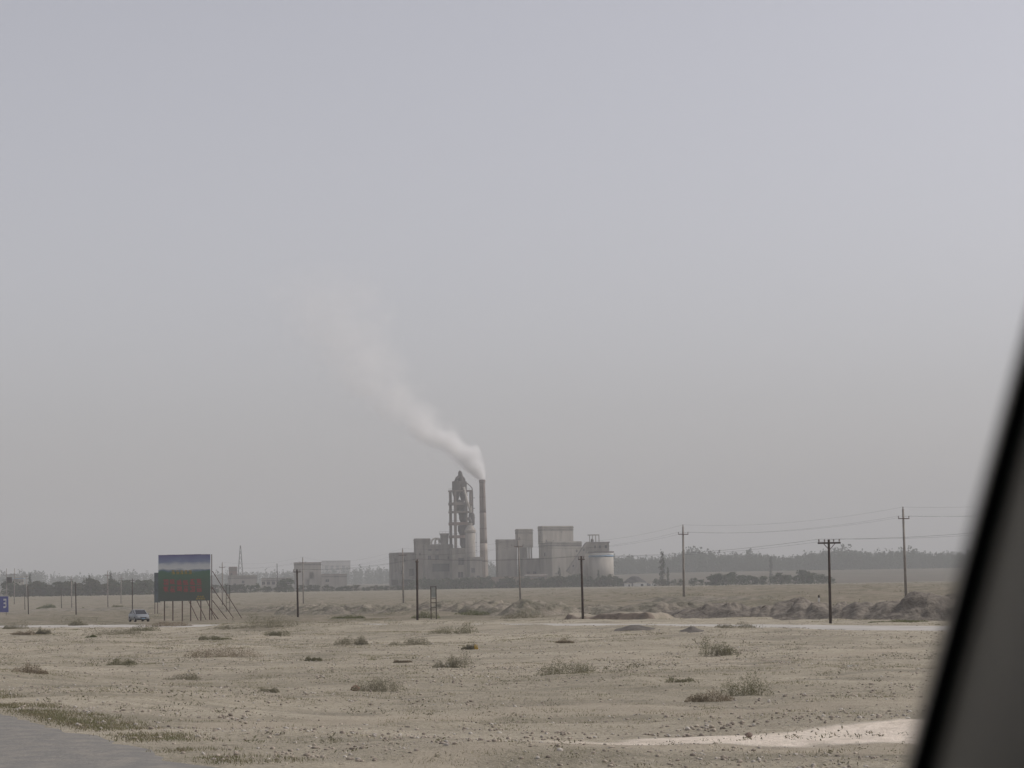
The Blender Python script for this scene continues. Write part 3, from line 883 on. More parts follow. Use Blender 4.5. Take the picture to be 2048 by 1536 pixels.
random.seed(21)
D = 1265.0
ORD = ['first', 'second', 'third', 'fourth', 'fifth', 'sixth', 'seventh', 'eighth', 'ninth', 'tenth', 'eleventh', 'twelfth', 'thirteenth', 'fourteenth', 'fifteenth', 'sixteenth', 'seventeenth', 'eighteenth', 'nineteenth', 'twentieth', 'twenty-first', 'twenty-second', 'twenty-third']
def treerow(x0, x1, n, hlo, hhi, Y, label, group, wide=(1.0, 1.6)):
    for i in range(n):
        px = x0 + (x1 - x0) * (i + random.uniform(0.1, 0.9)) / n
        tree(px, 1178, random.uniform(hlo, hhi), random.randrange(6), Y + random.uniform(-14, 14), label + ', ' + ORD[i] + ' from left', group, random.uniform(*wide), random.randrange(3))
# in front of the works
treerow(835, 1000, 19, 18, 31, D - 40, 'round dusty tree before the left half of the cement works', 'trees before the left half of the works')
treerow(1000, 1120, 14, 16, 28, D - 40, 'round dusty tree before the right half of the cement works', 'trees before the right half of the works')
treerow(1110, 1178, 7, 20, 32, D - 44, 'round dusty green tree below the inclined conveyor', 'trees below the conveyor')
treerow(1178, 1250, 8, 14, 30, D - 44, 'round dusty green tree at the foot of the striped silo', 'trees by the striped silo')
tree(1119, 1178, 40, 'poplar', D - 36, 'narrow dark tree against the pale block, left of the conveyor')
tree(1197, 1178, 34, 'poplar', D - 38, 'narrow dark tree against the foot of the striped silo')
# right of the works
tree(1325, 1172, 70, 'poplar', 1180, 'tall lone poplar right of the coal heap')
tree(1336, 1172, 38, 'poplar', 1185, 'shorter poplar close beside the tall lone poplar')
tree(1543, 1162, 48, 'poplar', 1560, 'lone poplar standing above the row of round trees at right')
treerow(1312, 1352, 5, 10, 18, 1175, 'low leafy bush at the foot of the tall lone poplar', 'bushes under the lone poplar')
for i, (px, h) in enumerate([(1362, 15), (1388, 20), (1402, 14), (1424, 22), (1432, 27), (1452, 30), (1462, 27), (1484, 24), (1494, 22), (1512, 18), (1526, 20), (1550, 24), (1562, 25), (1576, 22), (1592, 19), (1608, 30), (1618, 24), (1634, 26), (1648, 20), (1664, 17)]):
    tree(px, 1170, h, i % 6, 1120 + random.uniform(-15, 15), 'round green tree in the row right of the works, ' + ORD[i] + ' from left', 'row of round trees at right', random.uniform(1.2, 1.7), 1 if i % 3 else 0)
# left of the works
treerow(20, 135, 13, 18, 36, 1090, 'bushy tree in the belt at the far left behind the thin poles', 'trees at the far left', (1.2, 1.8))
treerow(135, 310, 20, 20, 38, 1090, 'bushy tree in the belt left of the billboard', 'trees left of the billboard', (1.2, 1.8))
treerow(420, 590, 15, 10, 24, 1150, 'bushy tree in front of the low pale buildings', 'trees by the low buildings', (1.1, 1.6))
treerow(590, 830, 22, 8, 15, 1160, 'low bush in the hedge before the walled yard', 'bushes before the walled yard', (1.3, 2.0))
tree(570, 1186, 30, 2, 1140, 'larger dark tree right of the long low building', None, 1.5, 1)
tree(222, 1190, 46, 'poplar', 1100, 'poplar standing above the belt left of the billboard')
tree(178, 1190, 42, 'poplar', 1105, 'poplar standing above the far left belt')
tree(60, 1190, 46, 'poplar', 1105, 'poplar near the left edge above the tree belt')

# far woods: too far and too many to count
def wood(name, label, x0, x1, Y, n, hlo, hhi, seed, thick, gap=None):
    r = np.random.default_rng(seed)
    Vs = []; Fs = []; off = 0
    k = 60
    for i in range(n):
        px = r.uniform(x0, x1); yy = Y + r.uniform(0, thick)
        X = (px - 1024) / FPX * yy
        h = r.uniform(hlo, hhi) * (0.75 + 0.6 * (vn(px / 60, 0.5, seed) + 0.5)) * (1.25 if r.random() < 0.08 else 1)
        z0 = Tz(X, yy)
        f = r.random(k); rad = h * 0.10 * np.sin(np.pi * np.clip(f * 0.8 + 0.14, 0, 1)) ** 0.6
        a = r.uniform(0, 6.28, k)
        C = np.stack([X + np.cos(a) * rad, yy + np.sin(a) * rad, z0 + f * h], 1)
        V, F = leaf_quads(C, 0.042 * h * r.uniform(0.6, 1.3, k), 0.9, r)
        Vs.append(V); Fs.append(F + off); off += len(V)
    o = link(name, npmesh(name, np.concatenate(Vs), np.concatenate(Fs), M_pop))
    tag(o, label, 'wood', kind='stuff')
wood('poplar_wood', 'far hazy belt of poplars beyond the plain at right', 1215, 2150, 2150, 3300, 13, 19, 301, 240)
wood('distant_wood', 'very faint far belt of trees behind the buildings at left', -80, 900, 2700, 1700, 13, 20, 302, 260)
wood('distant_wood', 'very faint far belt of trees behind the cement works', 880, 1260, 2300, 600, 12, 20, 303, 300)

# ================================================================== the cement works
PSI = math.radians(25)
def XZ(px, py, Y=D):
    p = at(px, py, Y); return p.x, p.z

def pane_wall(mb, o, e, n, Wd, H, t, opens):
    """wall from corner o along e (unit), height H, thickness t along n; opens = [(u0,u1,v0,v1)] in metres"""
    us = sorted({0.0, Wd, *[a for q in opens for a in q[:2]]}); vs = sorted({0.0, H, *[a for q in opens for a in q[2:4]]})
    for v0, v1 in zip(vs[:-1], vs[1:]):
        run = None
        for u0, u1 in list(zip(us[:-1], us[1:])) + [(None, None)]:
            solid = u0 is not None and not any(q[0] <= u0 + 1e-6 and q[1] >= u1 - 1e-6 and q[2] <= v0 + 1e-6 and q[3] >= v1 - 1e-6 for q in opens)
            if solid:
                run = (run[0], u1) if run else (u0, u1)
            elif run:
                mb.obox(o + e * run[0] + Vector((0, 0, v0)), e * (run[1] - run[0]), n * t, Vector((0, 0, v1 - v0)))
                run = None

def block(name, label, x0, xc, x1, ytop, m, Y=D, psi=PSI, front=(), side=(), ybase=None, parent=None, parapet=0.9, roofm=None, cat='building', t=0.45, group=None):
    """a storeyed block with its near corner at pixel column xc; openings are (u0,u1,v0,v1,kind) as fractions,
       kind 'w' window pane, 'o' open to the dark inside, 'h' open right through"""
    sc = Y / FPX
    Xc, Zt = XZ(xc, ytop, Y)
    zb = (Tz(Xc, Y) - 0.3) if ybase is None else XZ(xc, ybase, Y)[1]
    H = Zt - zb
    e1 = Vector((math.cos(psi), math.sin(psi), 0)); e2 = Vector((-math.sin(psi), math.cos(psi), 0))
    Wd = (x1 - xc) * sc / math.cos(psi); Dp = (xc - x0) * sc / max(0.2, math.sin(psi))
    root = parent or thing(name, label, cat, (Xc, Y, zb), 0, group)
    base = Vector((Xc, Y, zb)) - (root.location if parent else Vector((Xc, Y, zb)))
    def conv(lst, Wl): return [(a * Wl, b * Wl, c * H, d * H, k) for a, b, c, d, k in lst]
    fo = conv(front, Wd); so = conv(side, Dp)
    w1 = MB(); pane_wall(w1, base, e1, e2, Wd, H, t, fo); w1.build('wall', m, root)
    # left face: starts behind the front wall's thickness
    so2 = [(max(a - t, 0.02), b - t, c, d, k) for a, b, c, d, k in so]
    w2 = MB(); pane_wall(w2, base + e2 * t, e2, e1, Dp - t, H, t, so2); w2.build('wall', m, root)
    w3 = MB(); pane_wall(w3, base + e2 * (Dp - t) + e1 * t, e1, e2, Wd - t, H, t, [(max(a - t, 0.02), min(b - t, Wd - t), c, d, k) for a, b, c, d, k in fo if k == 'h']); w3.build('wall', m, root)
    w4 = MB(); pane_wall(w4, base + e1 * (Wd - t) + e2 * t, e2, e1, Dp - 2 * t, H, t, [(max(a - t, .02), min(b - t, Dp - 2 * t), c, d, k) for a, b, c, d, k in so if k == 'h']); w4.build('wall', m, root)
    rf = MB(); ov = 0.35
    rf.obox(base - (e1 + e2) * ov + Vector((0, 0, H)), e1 * (Wd + 2 * ov), e2 * (Dp + 2 * ov), Vector((0, 0, 0.4)))
    ro = rf.build('roof', roofm or M_cond, root)
    if H > 7:
        cn = MB(); cz = base + Vector((0, 0, H - 1.7))
        cn.obox(cz - e2 * 0.12 - e1 * 0.12, e1 * (Wd + 0.24), e2 * 0.117, Vector((0, 0, 0.9)))
        cn.obox(cz - e1 * 0.12, e1 * 0.117, e2 * (Dp + 0.12), Vector((0, 0, 0.9)))
        cn.build('cornice', M_cond, root)
    if parapet:
        pp = MB()
        for (o_, a_, b_) in ((base, e1 * Wd, e2 * 0.3), (base + e2 * (Dp - 0.3), e1 * Wd, e2 * 0.3), (base + e2 * 0.3, e1 * 0.3, e2 * (Dp - 0.6)), (base + e1 * (Wd - 0.3) + e2 * 0.3, e1 * 0.3, e2 * (Dp - 0.6))):
            pp.obox(o_ + Vector((0, 0, H + 0.4)), a_, b_, Vector((0, 0, parapet)))
        pp.build('parapet', m, ro)
    for lst, e, n in ((fo, e1, e2), (so, e2, e1)):
        for a, b, c, d, k in lst:
            if k == 'w':
                wn = MB(); wn.obox(base + e * a + n * 0.25 + Vector((0, 0, c)), e * (b - a), n * 0.08, Vector((0, 0, d - c)))
                wo_ = wn.build('window', M_glass_shade, root)  # in the loading bay this is a dark sheet instead of shade
                fr = MB()
                fr.obox(base + e * (a + (b - a) / 2 - 0.06) + n * 0.18 + Vector((0, 0, c)), e * 0.12, n * 0.07, Vector((0, 0, d - c)))
                fr.obox(base + e * a - n * 0.12 + Vector((0, 0, c - 0.16)), e * (b - a), n * 0.3, Vector((0, 0, 0.16)))
                fr.build('frame', m, wo_)
    return root, base, e1, e2, Wd, Dp, H

# 1 chimney
cx, zt = XZ(962.0, 959.5); bx, _ = XZ(968.7, 1160); zb = Tz(bx, D) - 0.3
ch = thing('brick_chimney', 'tall brick chimney with red upper half, white smoke leaving its top', 'chimney', (bx, D, zb))
lean = (cx - bx) * 0.4
Hc = zt - zb
def chim(f0, f1, name, m, r0=None, n=6):
    b = MB(); rr = lambda f: 2.85 + (1.78 - 2.85) * f ** 0.85
    zs = np.linspace(f0, f1, n)
    b.tube([(lean * f, 0, Hc * f) for f in zs], [rr(f) for f in zs], 24, True)
    return b.build(name, m, ch, True)
chim(0, 0.42, 'lower_shaft', M_brickp); chim(0.42, 0.70, 'middle_shaft', mat('faded_brick', (0.265, 0.217, 0.19), (0.205, 0.17, 0.15), 0.25)); chim(0.70, 0.985, 'upper_shaft', M_brick)
b = MB(); b.lathe([(1.95, Hc * 0.972), (2.02, Hc * 0.978), (2.02, Hc * 0.995), (1.9, Hc), (1.45, Hc), (1.40, Hc - 1.2), (0.2, Hc - 1.25)], lean, 0, 24); b.build('rim', M_brick, ch)
for f in (0.25, 0.42, 0.55, 0.70, 0.84):
    b = MB(); r0 = 2.85 + (1.78 - 2.85) * f ** 0.85 + 0.05
    b.lathe([(r0, Hc * f - 0.2), (r0 + 0.02, Hc * f - 0.2), (r0 + 0.02, Hc * f + 0.2), (r0, Hc * f + 0.2)], lean * f, 0, 24); b.build('iron_band', M_iron, ch)
b = MB(); b.bar((lean * 0 + 0.5, -2.95, 2), (lean + 0.3, -1.95, Hc * 0.98), 0.18); b.build('ladder', M_iron, ch)

# 2 preheater tower
XcT, _ = XZ(909, 1000); zbT = Tz(XcT, D) - 0.3
tw = thing('preheater_tower', 'open concrete tower frame holding dark steel cyclones and ducts, left of the chimney', 'industrial tower', (XcT, D, zbT))
e1 = Vector((math.cos(PSI), math.sin(PSI), 0)); e2 = Vector((-math.sin(PSI), math.cos(PSI), 0))
WT = 35 / 3.162 / math.cos(PSI); DT = 12 / 3.162 / math.sin(PSI)
def zpx(py, px=921): return XZ(px, py)[1] - zbT
for (a, c) in ((0, 0), (1, 0), (0, 1), (1, 1)):
    o = e1 * (WT - 1.4) * a + e2 * (DT - 1.4) * c
    b = MB(); b.obox(o - Vector((0, 0, 0.3)), e1 * 1.4, e2 * 1.4, Vector((0, 0, zpx(981) + 0.6))); b.build('column', M_tow, tw)
for py, thk in ((981, 0.9), (1007, 1.7), (1023.5, 1.2), (1047, 1.8), (1073, 1.7), (1098, 1.5), (1125, 1.5)):
    z = zpx(py); mm = M_red if py in (1047, 1073) else M_tow
    b = MB()
    b.obox(e1 * -0.4 + e2 * -0.25 + Vector((0, 0, z - thk / 2)), e1 * (WT + 0.8), e2 * 0.6, Vector((0, 0, thk)))
    b.obox(e1 * -0.4 + e2 * (DT - 0.35) + Vector((0, 0, z - thk / 2)), e1 * (WT + 0.8), e2 * 0.6, Vector((0, 0, thk)))
    b.obox(e1 * -0.4 + e2 * 0.35 + Vector((0, 0, z - thk / 2)), e1 * 0.6, e2 * (DT - 0.7), Vector((0, 0, thk)))
    b.obox(e1 * (WT - 0.2) + e2 * 0.35 + Vector((0, 0, z - thk / 2)), e1 * 0.6, e2 * (DT - 0.7), Vector((0, 0, thk)))
    b.obox(e1 * 0.2 + e2 * 0.35 + Vector((0, 0, z - 0.2)), e1 * (WT - 0.4), e2 * (DT - 0.7), Vector((0, 0, 0.35)))
    fl = b.build('floor', mm, tw)
    r = MB()
    for k in range(7):
        p = e1 * (WT * k / 6) + e2 * -0.2 + Vector((0, 0, z + thk / 2)); r.bar(p, p + Vector((0, 0, 1.1)), 0.08)
        p = e2 * (DT * k / 6) + e1 * -0.35 + Vector((0, 0, z + thk / 2)); r.bar(p, p + Vector((0, 0, 1.1)), 0.08)
    r.bar(e2 * -0.2 + Vector((0, 0, z + thk / 2 + 1.1)), e1 * WT + e2 * -0.2 + Vector((0, 0, z + thk / 2 + 1.1)), 0.08)
    r.bar(e1 * -0.35 + Vector((0, 0, z + thk / 2 + 1.1)), e1 * -0.35 + e2 * DT + Vector((0, 0, z + thk / 2 + 1.1)), 0.08)
    r.build('railing', M_steel, fl)
def lx(px): return (px - 909) / 3.162
YM = (e1 * WT / 2 + e2 * DT / 2).y
def cyclone(px, ytop, ycyl, ycone, r, dy=0.0, m=M_steel):
    b = MB(); x = lx(px)
    b.lathe([(r * 0.25, zpx(ytop) + 0.5), (r * 0.3, zpx(ytop)), (r, zpx(ytop) - 0.3), (r, zpx(ycyl)), (r * 0.22, zpx(ycone)), (r * 0.2, zpx(ycone) - 1.0)][::-1], x, YM + dy, 18)
    c = b.build('cyclone', m, tw, False)
    d = MB(); d.tube([(x, YM + dy, zpx(ycone) - 0.8), (x + 0.8, YM + dy, zpx(ycone) - 3.5)], 0.42, 8); d.build('feed_pipe', m, c)
cyclone(912.5, 961, 984, 1005, 2.7, -1.6); cyclone(925, 961, 984, 1005, 2.7, 1.4)
cyclone(918, 1000, 1014, 1026, 2.9); cyclone(924, 1025, 1037, 1050, 2.3, 1.0); cyclone(922, 1050, 1061, 1076, 2.5); cyclone(926, 1075, 1089, 1103, 2.6, 0.6)
b = MB(); x = lx(921)
b.tube([(x, YM, zpx(990)), (x, YM, zpx(956)), (x - 0.1, YM, zpx(948)), (x - 0.3, YM, zpx(943)), (x - 0.4, YM, zpx(940.0))], [1.9, 1.75, 1.45, 1.2, 0.4], 14)
b.build('gas_duct', M_steel, tw, True)
b = MB(); b.tube([(lx(920), YM - 0.6, zpx(951)), (lx(914), YM - 1.2, zpx(955)), (lx(911), YM - 1.6, zpx(963))], [0.9, 1.0, 1.0], 10); b.build('gas_duct', M_steel, tw, True)
b = MB(); b.tube([(lx(922), YM + 0.6, zpx(951)), (lx(927), YM + 1.0, zpx(956)), (lx(929), YM + 1.4, zpx(966))], [0.9, 1.0, 1.0], 10); b.build('gas_duct', M_steel, tw, True)
b = MB(); b.tube([(lx(928), YM + 1, zpx(1130)), (lx(928), YM + 1, zpx(1030)), (lx(926), YM + 1, zpx(1010))], 1.15, 12); b.build('riser_duct', M_steel, tw, True)
b = MB(); b.tube([(lx(927.5), YM - 3, zpx(974)), (lx(934), YM - 4, zpx(1000)), (lx(941), YM - 4.5, zpx(1026))], [0.75, 0.7, 0.7], 10); b.build('bypass_duct', M_duct, tw, True)
pts = [(lx(929.5), YM, zpx(966))] + [(lx(929.5) + 4.9 * (1 - math.cos(t)) * 1.0, YM, zpx(966) + 0.4 + 0.6 * math.sin(t * 2) - 4.2 * (1 - math.sin(math.pi / 2 + t * 0.5)) * 3) for t in np.linspace(0.1, 1.5, 9)] + [(lx(945), YM, zpx(984)), (lx(945), YM, zpx(1030))]
b = MB(); b.tube(pts, 0.3, 8); b.build('curved_pipe', M_steel, tw, True)
b = MB(); b.lathe([(0.6, zpx(1052)), (1.9, zpx(1049)), (1.95, zpx(1030)), (1.4, zpx(1026)), (0.5, zpx(1024))], lx(942.5), YM - 3.5, 16); b.build('collector_vessel', M_steel, tw)
b = MB(); b.lathe([(0.35, zpx(1024.5)), (0.35, zpx(1012))], lx(942.5), YM - 3.5, 10); b.build('feed_pipe', M_duct, tw)
for px_, yy in ((944, 995), (944, 1016), (944, 1035)):
    b = MB(); b.box(lx(px_), lx(px_) + 1.6, YM + 1.5, YM + 3.0, zpx(yy) - 0.2, zpx(yy) + 0.15); b.build('landing', M_steel, tw)

# 3 conditioning tower
cxp, _ = XZ(942, 1100); zc = Tz(cxp, D - 14) - 0.3
ct = thing('conditioning_tower', 'round pale concrete cooling tower with flared cap between preheater tower and chimney', 'tank', (cxp, D - 14, zc))
def zc_(py): return XZ(942, py, D - 14)[1] - zc
b = MB(); b.lathe([(3.1, 0), (3.1, zc_(1066))], 0, 0, 28); b.build('shell', M_con, ct, True)
b = MB(); b.lathe([(3.12, zc_(1066)), (3.5, zc_(1064)), (3.5, zc_(1060)), (3.2, zc_(1059)), (1.9, zc_(1052)), (1.4, zc_(1051)), (1.3, zc_(1046))], 0, 0, 28); b.build('cap', M_con, ct)
b = MB(); b.tube([(0, 0, zc_(1048)), (0.2, 0, zc_(1042)), (-1.0, 1.5, zc_(1036))], 1.1, 12); b.build('inlet_duct', M_steel, ct, True)
b = MB()
for k in range(5): b.box(2.9, 4.1, -0.4, 0.4, zc_(1150) + k * 5.0, zc_(1150) + k * 5.0 + 0.25)
b.bar((3.9, 0, 0), (3.9, 0, zc_(1066)), 0.15); b.build('access_ladder', M_steel, ct)

# 4 left mill blocks
block('mill_building', 'lowest left block of the works with two openings in its top storey', 775, 799, 829, 1109, M_cond, front=[(.18, .34, .80, .90, 'h'), (.60, .92, .40, .60, 'o'), (.08, .25, .45, .55, 'w'), (.12, .88, .12, .30, 'o')],
      side=[(.25, .5, .80, .90, 'h'), (.20, .75, .14, .30, 'o'), (.3, .45, .5, .6, 'w')])
block('mill_building', 'taller plain block of the works just right of the lowest left block', 827, 832, 860, 1081, M_cond, Y=D + 12, front=[(.5, .56, .93, .96, 'h'), (.2, .32, .7, .75, 'w')])
block('mill_building', 'wide pale block of the works with four square windows and a dark loading bay', 845, 850, 905, 1093, M_cond, Y=D - 6,
      front=[(.10, .22, .70, .79, 'w'), (.36, .49, .70, .80, 'w'), (.12, .24, .90, .97, 'w'), (.37, .49, .90, .97, 'w'), (.25, .87, .42, .60, 'w'), (.80, .86, .7, .77, 'w')])  # widest pane is the open bay, its inner shade painted as a dark panel
block('mill_building', 'block with two dark windows below the preheater tower', 899, 904, 934, 1100, M_cond, Y=D - 9, front=[(.40, .78, .62, .80, 'w'), (.38, .72, .30, .44, 'w'), (.40, .70, .05, .18, 'o')])
block('equipment_shed', 'low dark shed between the conditioning tower and the chimney base', 930, 940, 964, 1118, M_cond, Y=D - 20, front=[(.1, .4, .55, .7, 'w'), (.55, .8, .3, .45, 'w')])
# filter hopper on the roof
hx, hz = XZ(889, 1098, D + 3)
hp = thing('filter_hopper', 'flared filter hopper standing on the roof left of the preheater tower', 'hopper', (hx, D + 3, hz))
s_ = 1 / 3.162
b = MB(); b.prism([(-7 * s_, 0), (7 * s_, 0), (8 * s_, 27 * s_), (-8 * s_, 27 * s_)], -2.2, 2.2); b.build('casing', M_cond, hp)
b = MB(); b.prism([(-8.3 * s_, 27 * s_), (8.5 * s_, 27 * s_), (9.5 * s_, 31 * s_), (-10 * s_, 31 * s_)], -2.8, 2.8); b.build('head', M_cond, hp)
b = MB()
for k in (-9.5, -3, 3, 9): b.bar((k * s_, -2.7, 31 * s_), (k * s_, -2.7, 34.5 * s_), 0.09)
b.bar((-9.5 * s_, -2.7, 34.5 * s_), (9 * s_, -2.7, 34.5 * s_), 0.09); b.build('railing', M_steel, hp)
for k in range(2):
    dx, dz = XZ(863 + k * 7, 1098, D + 3)
    t_ = thing('arched_duct', ('left' if k == 0 else 'right') + ' of two arched steel ducts on the roof of the wide pale block', 'duct', (dx, D + 3 + k, dz))
    b = MB()
    wv = (16 - k * 4) * s_
    b.tube([(0, 0, 0), (0, 0, 13 * s_)] + [(wv / 2 * (1 - math.cos(a)), 0, 13 * s_ + 8 * s_ * math.sin(a)) for a in np.linspace(0.3, 2.6, 7)] + [(wv, 0, 12 * s_)], 0.55, 10); b.build('pipe', M_duct, t_, True)
    b = MB()
    for q in (0.6, 1.0): b.bar((wv * q, 0.9, 0), (wv * q, 0.9, 14 * s_), 0.25)
    b.bar((wv * .6, 0.9, 8 * s_), (wv, 0.9, 12 * s_), 0.2); b.build('support', M_steel, t_)

# 5 right group
block('silo_block', 'plain grey block of the works just right of the chimney', 991, 995, 1033, 1083, M_cond, front=[(.72, .76, .90, .94, 'w')])
root, base, a1, a2, Wd, Dp, H = block('head_house', 'tall head house on open legs right of the plain grey block', 1030.5, 1036, 1065.5, 1062, M_con, Y=D + 8, front=[(.05, .13, .48, .62, 'w'), (.3, .36, .1, .18, 'w')], ybase=1095)
zb_ = Tz(root.location.x, D + 8) - 0.3 - root.location.z
for (a, c) in ((0.0, 0), (0.62, 0), (0.95, 0), (0.0, 1), (0.62, 1), (0.95, 1)):
    o = base + a1 * (Wd - 1.0) * a + a2 * (Dp - 0.8) * c
    b = MB(); b.obox(o + Vector((0, 0, zb_)), a1 * 0.8, a2 * 0.8, Vector((0, 0, -zb_))); b.build('leg', M_con, root)
b = MB(); b.obox(base + a1 * 1.5 + a2 * 1.2 + Vector((0, 0, zb_)), a1 * (Wd * 0.44), a2 * (Dp - 2), Vector((0, 0, -zb_ - 0.01))); b.build('stair_core', M_cond, root)
block('pump_house', 'low dark building between the head house and the big pale block', 1041, 1046, 1079, 1121, M_cond, Y=D + 2, front=[(.2, .4, .4, .6, 'w'), (.6, .8, .4, .6, 'w')])
root, *_ = block('packing_hall', 'big pale block with smaller upper storey, largest of the works', 1078, 1104, 1164, 1087, M_pale, Y=D - 4, front=[(.80, .86, .80, .86, 'w'), (.1, .14, .3, .34, 'w')], side=[(.5, .62, .72, .8, 'w')])
block('upper_storey', '', 1076, 1085, 1147, 1056, M_pale, Y=D + 4, front=[(.10, .14, .02, .24, 'w'), (.33, .36, .03, .2, 'w'), (.6, .64, .7, .76, 'w')], side=[(.55, .75, .1, .5, 'w'), (.4, .6, .66, .78, 'w')], ybase=1086.6, parent=root)
# striped silo
sx, _ = XZ(1201, 1120); zs_ = Tz(sx, D - 8) - 0.3
si = thing('cement_silo', 'round pale silo with blue and white stripe at the right end of the works', 'silo', (sx, D - 8, zs_))
def zs(py): return XZ(1201, py, D - 8)[1] - zs_
R = 25 * (D - 8) / FPX
for (y0, y1, m_) in ((1190, 1114.5, M_pale), (1114.5, 1110.5, M_blue), (1110.5, 1106, M_white)):
    b = MB(); b.lathe([(R, max(0, zs(y0))), (R, zs(y1))], 0, 0, 40); b.build('wall' if m_ is M_pale else 'stripe', m_, si, True)
b = MB(); b.lathe([(R + 0.02, zs(1106)), (R + 0.35, zs(1105.5)), (R + 0.35, zs(1103)), (0.2, zs(1102))], 0, 0, 40); b.build('roof', M_roofd, si)
b = MB(); b.box(-8.6 - 0.2, 5.0, -5, 4, zs(1102.2), zs(1086)); tb = b.build('top_house', M_con, si)
b = MB(); b.box(-9.3, 5.5, -5.5, 4.5, zs(1085.9), zs(1084)); b.build('roof', M_cond, tb)
for (wx, ww) in ((2.2, 1.5), (-1.2, 0.9), (-4.2, 0.8)):
    b = MB(); b.box(wx, wx + ww, -5.1, -5.01, zs(1097), zs(1091)); b.build('window', M_glass_shade, tb)
b = MB()
for k in (0, 5.5, 12, 18.5):
    b2 = MB(); b2.box((1178 + k - 1201) * s_, (1179.6 + k - 1201) * s_, -3.4, -2.8, zs(1083.9), zs(1071)); b2.build('frame_post', M_con, si)
b.box((1175 - 1201) * s_, (1198 - 1201) * s_, -3.6, -2.4, zs(1071), zs(1069)); b.build('frame_beam', M_con, si)
b = MB(); b.lathe([(0.9, zs(1083.9)), (0.9, zs(1079)), (0.3, zs(1077))], (1184 - 1201) * s_, -1, 12); b.build('roof_fan', M_steel, si)
# second silo, behind
sx2, _ = XZ(1171, 1120, D + 10); z2 = Tz(sx2, D + 10) - 0.3
s2 = thing('cement_silo', 'plain grey silo half hidden behind the inclined conveyor', 'silo', (sx2, D + 10, z2))
b = MB(); b.lathe([(6.2, 0), (6.2, XZ(1171, 1106, D + 10)[1] - z2)], 0, 0, 36); b.build('wall', M_con, s2, True)
b = MB(); b.lathe([(6.4, XZ(1171, 1106, D + 10)[1] - z2 + 0.01), (6.4, XZ(1171, 1104, D + 10)[1] - z2), (0.3, XZ(1171, 1101, D + 10)[1] - z2)], 0, 0, 36); b.build('roof', M_cond, s2)
# inclined conveyor gallery
p0 = at(1138, 1146, D - 16); p1 = at(1176, 1089, D - 14)
cg = thing('conveyor_gallery', 'inclined covered conveyor rising to the top of the striped silo', 'conveyor', (p0.x, p0.y, Tz(p0.x, p0.y)))
o0 = cg.location
b = MB(); b.bar(p0 - o0, p1 - o0, 2.6, 3.4); b.build('gallery', M_con, cg)
b = MB(); dd = (p1 - p0).normalized(); up = Vector((0, -1, 0)).cross(dd)
b.bar(p0 - o0 - up * -1.9, p1 - o0 - up * -1.9, 3.0, 0.25); b.build('roof', M_cond, cg)
for f in (0.22, 0.5, 0.78):
    q = p0 + (p1 - p0) * f - o0
    for dy in (-0.9, 0.9):
        b = MB(); b.bar((q.x - 1.0, q.y + dy, -0.5), (q.x, q.y + dy, q.z - 1.5), 0.4); b.build('trestle', M_con, cg)
    b = MB(); b.bar((q.x - .35, q.y - 1.38, q.z + .1), (q.x + .35, q.y - 1.38, q.z + .9), 0.1, 0.9); b.build('window', M_glass_shade, cg)

# 6 yard wall, shed, coal heap
def yard_wall(name, label, x0, y0, x1, y1, Y, m, cap=None, ztop=None):
    a = at(x0, y0, Y); c = at(x1, y1, Y)
    t = thing(name, label, 'wall', (a.x, Y, Tz(a.x, Y)))
    n = max(1, int((c.x - a.x) / 8)); d = (c - a) / n
    zb_ = -0.3
    for i in range(n):
        q = a + d * i - t.location
        b = MB(); b.obox((q.x + 0.35, 0, zb_), (d.x - 0.35, 0, 0), (0, 0.3, 0), (0, 0, q.z - zb_)); b.build('wall_panel', m, t)
        b = MB(); b.obox((q.x, -0.06, zb_), (0.347, 0, 0), (0, 0.42, 0), (0, 0, q.z - zb_ + 0.25)); b.build('pier', m, t)
yard_wall('yard_wall', 'red-brown brick yard wall at the foot of the chimney', 948, 1154.5, 1052, 1153.5, D - 26, M_wall)
block('gate_house', 'low house with a white roof edge right of the red-brown yard wall', 1049, 1052, 1094, 1151, M_wall, Y=D - 28, psi=math.radians(10), front=[(.80, .92, .3, .6, 'w')], parapet=0.5, roofm=M_white)
yard_wall('yard_wall', 'pale low wall at the left end of the works', 640, 1177, 800, 1174.5, D - 20, M_con)
cpx = at(1270, 1168, 1235)
U, Wg = np.meshgrid(np.linspace(-1, 1, 40), np.linspace(-1, 1, 24), indexing='ij')
rr = np.hypot(U, Wg)
zz = 6.2 * np.clip(1.02 - rr, 0, 0.78) / 0.78 * (1 + 0.25 * vn(U * 4, Wg * 4, 401)) - 0.4 + 0.5 * vn(U * 9, Wg * 9, 402)
V = np.stack([U * 11, Wg * 9, zz], -1).reshape(-1, 3)
i_ = np.arange(39)[:, None]; j_ = np.arange(23)[None]
F = np.stack([i_ * 24 + j_, (i_ + 1) * 24 + j_, (i_ + 1) * 24 + j_ + 1, i_ * 24 + j_ + 1], -1).reshape(-1, 4)
o = link('coal_heap', npmesh('coal_heap', V, F, M_coal), loc=(cpx.x, 1235, Tz(cpx.x, 1235))); tag(o, 'black coal heap on the plain right of the striped silo', 'coal heap')
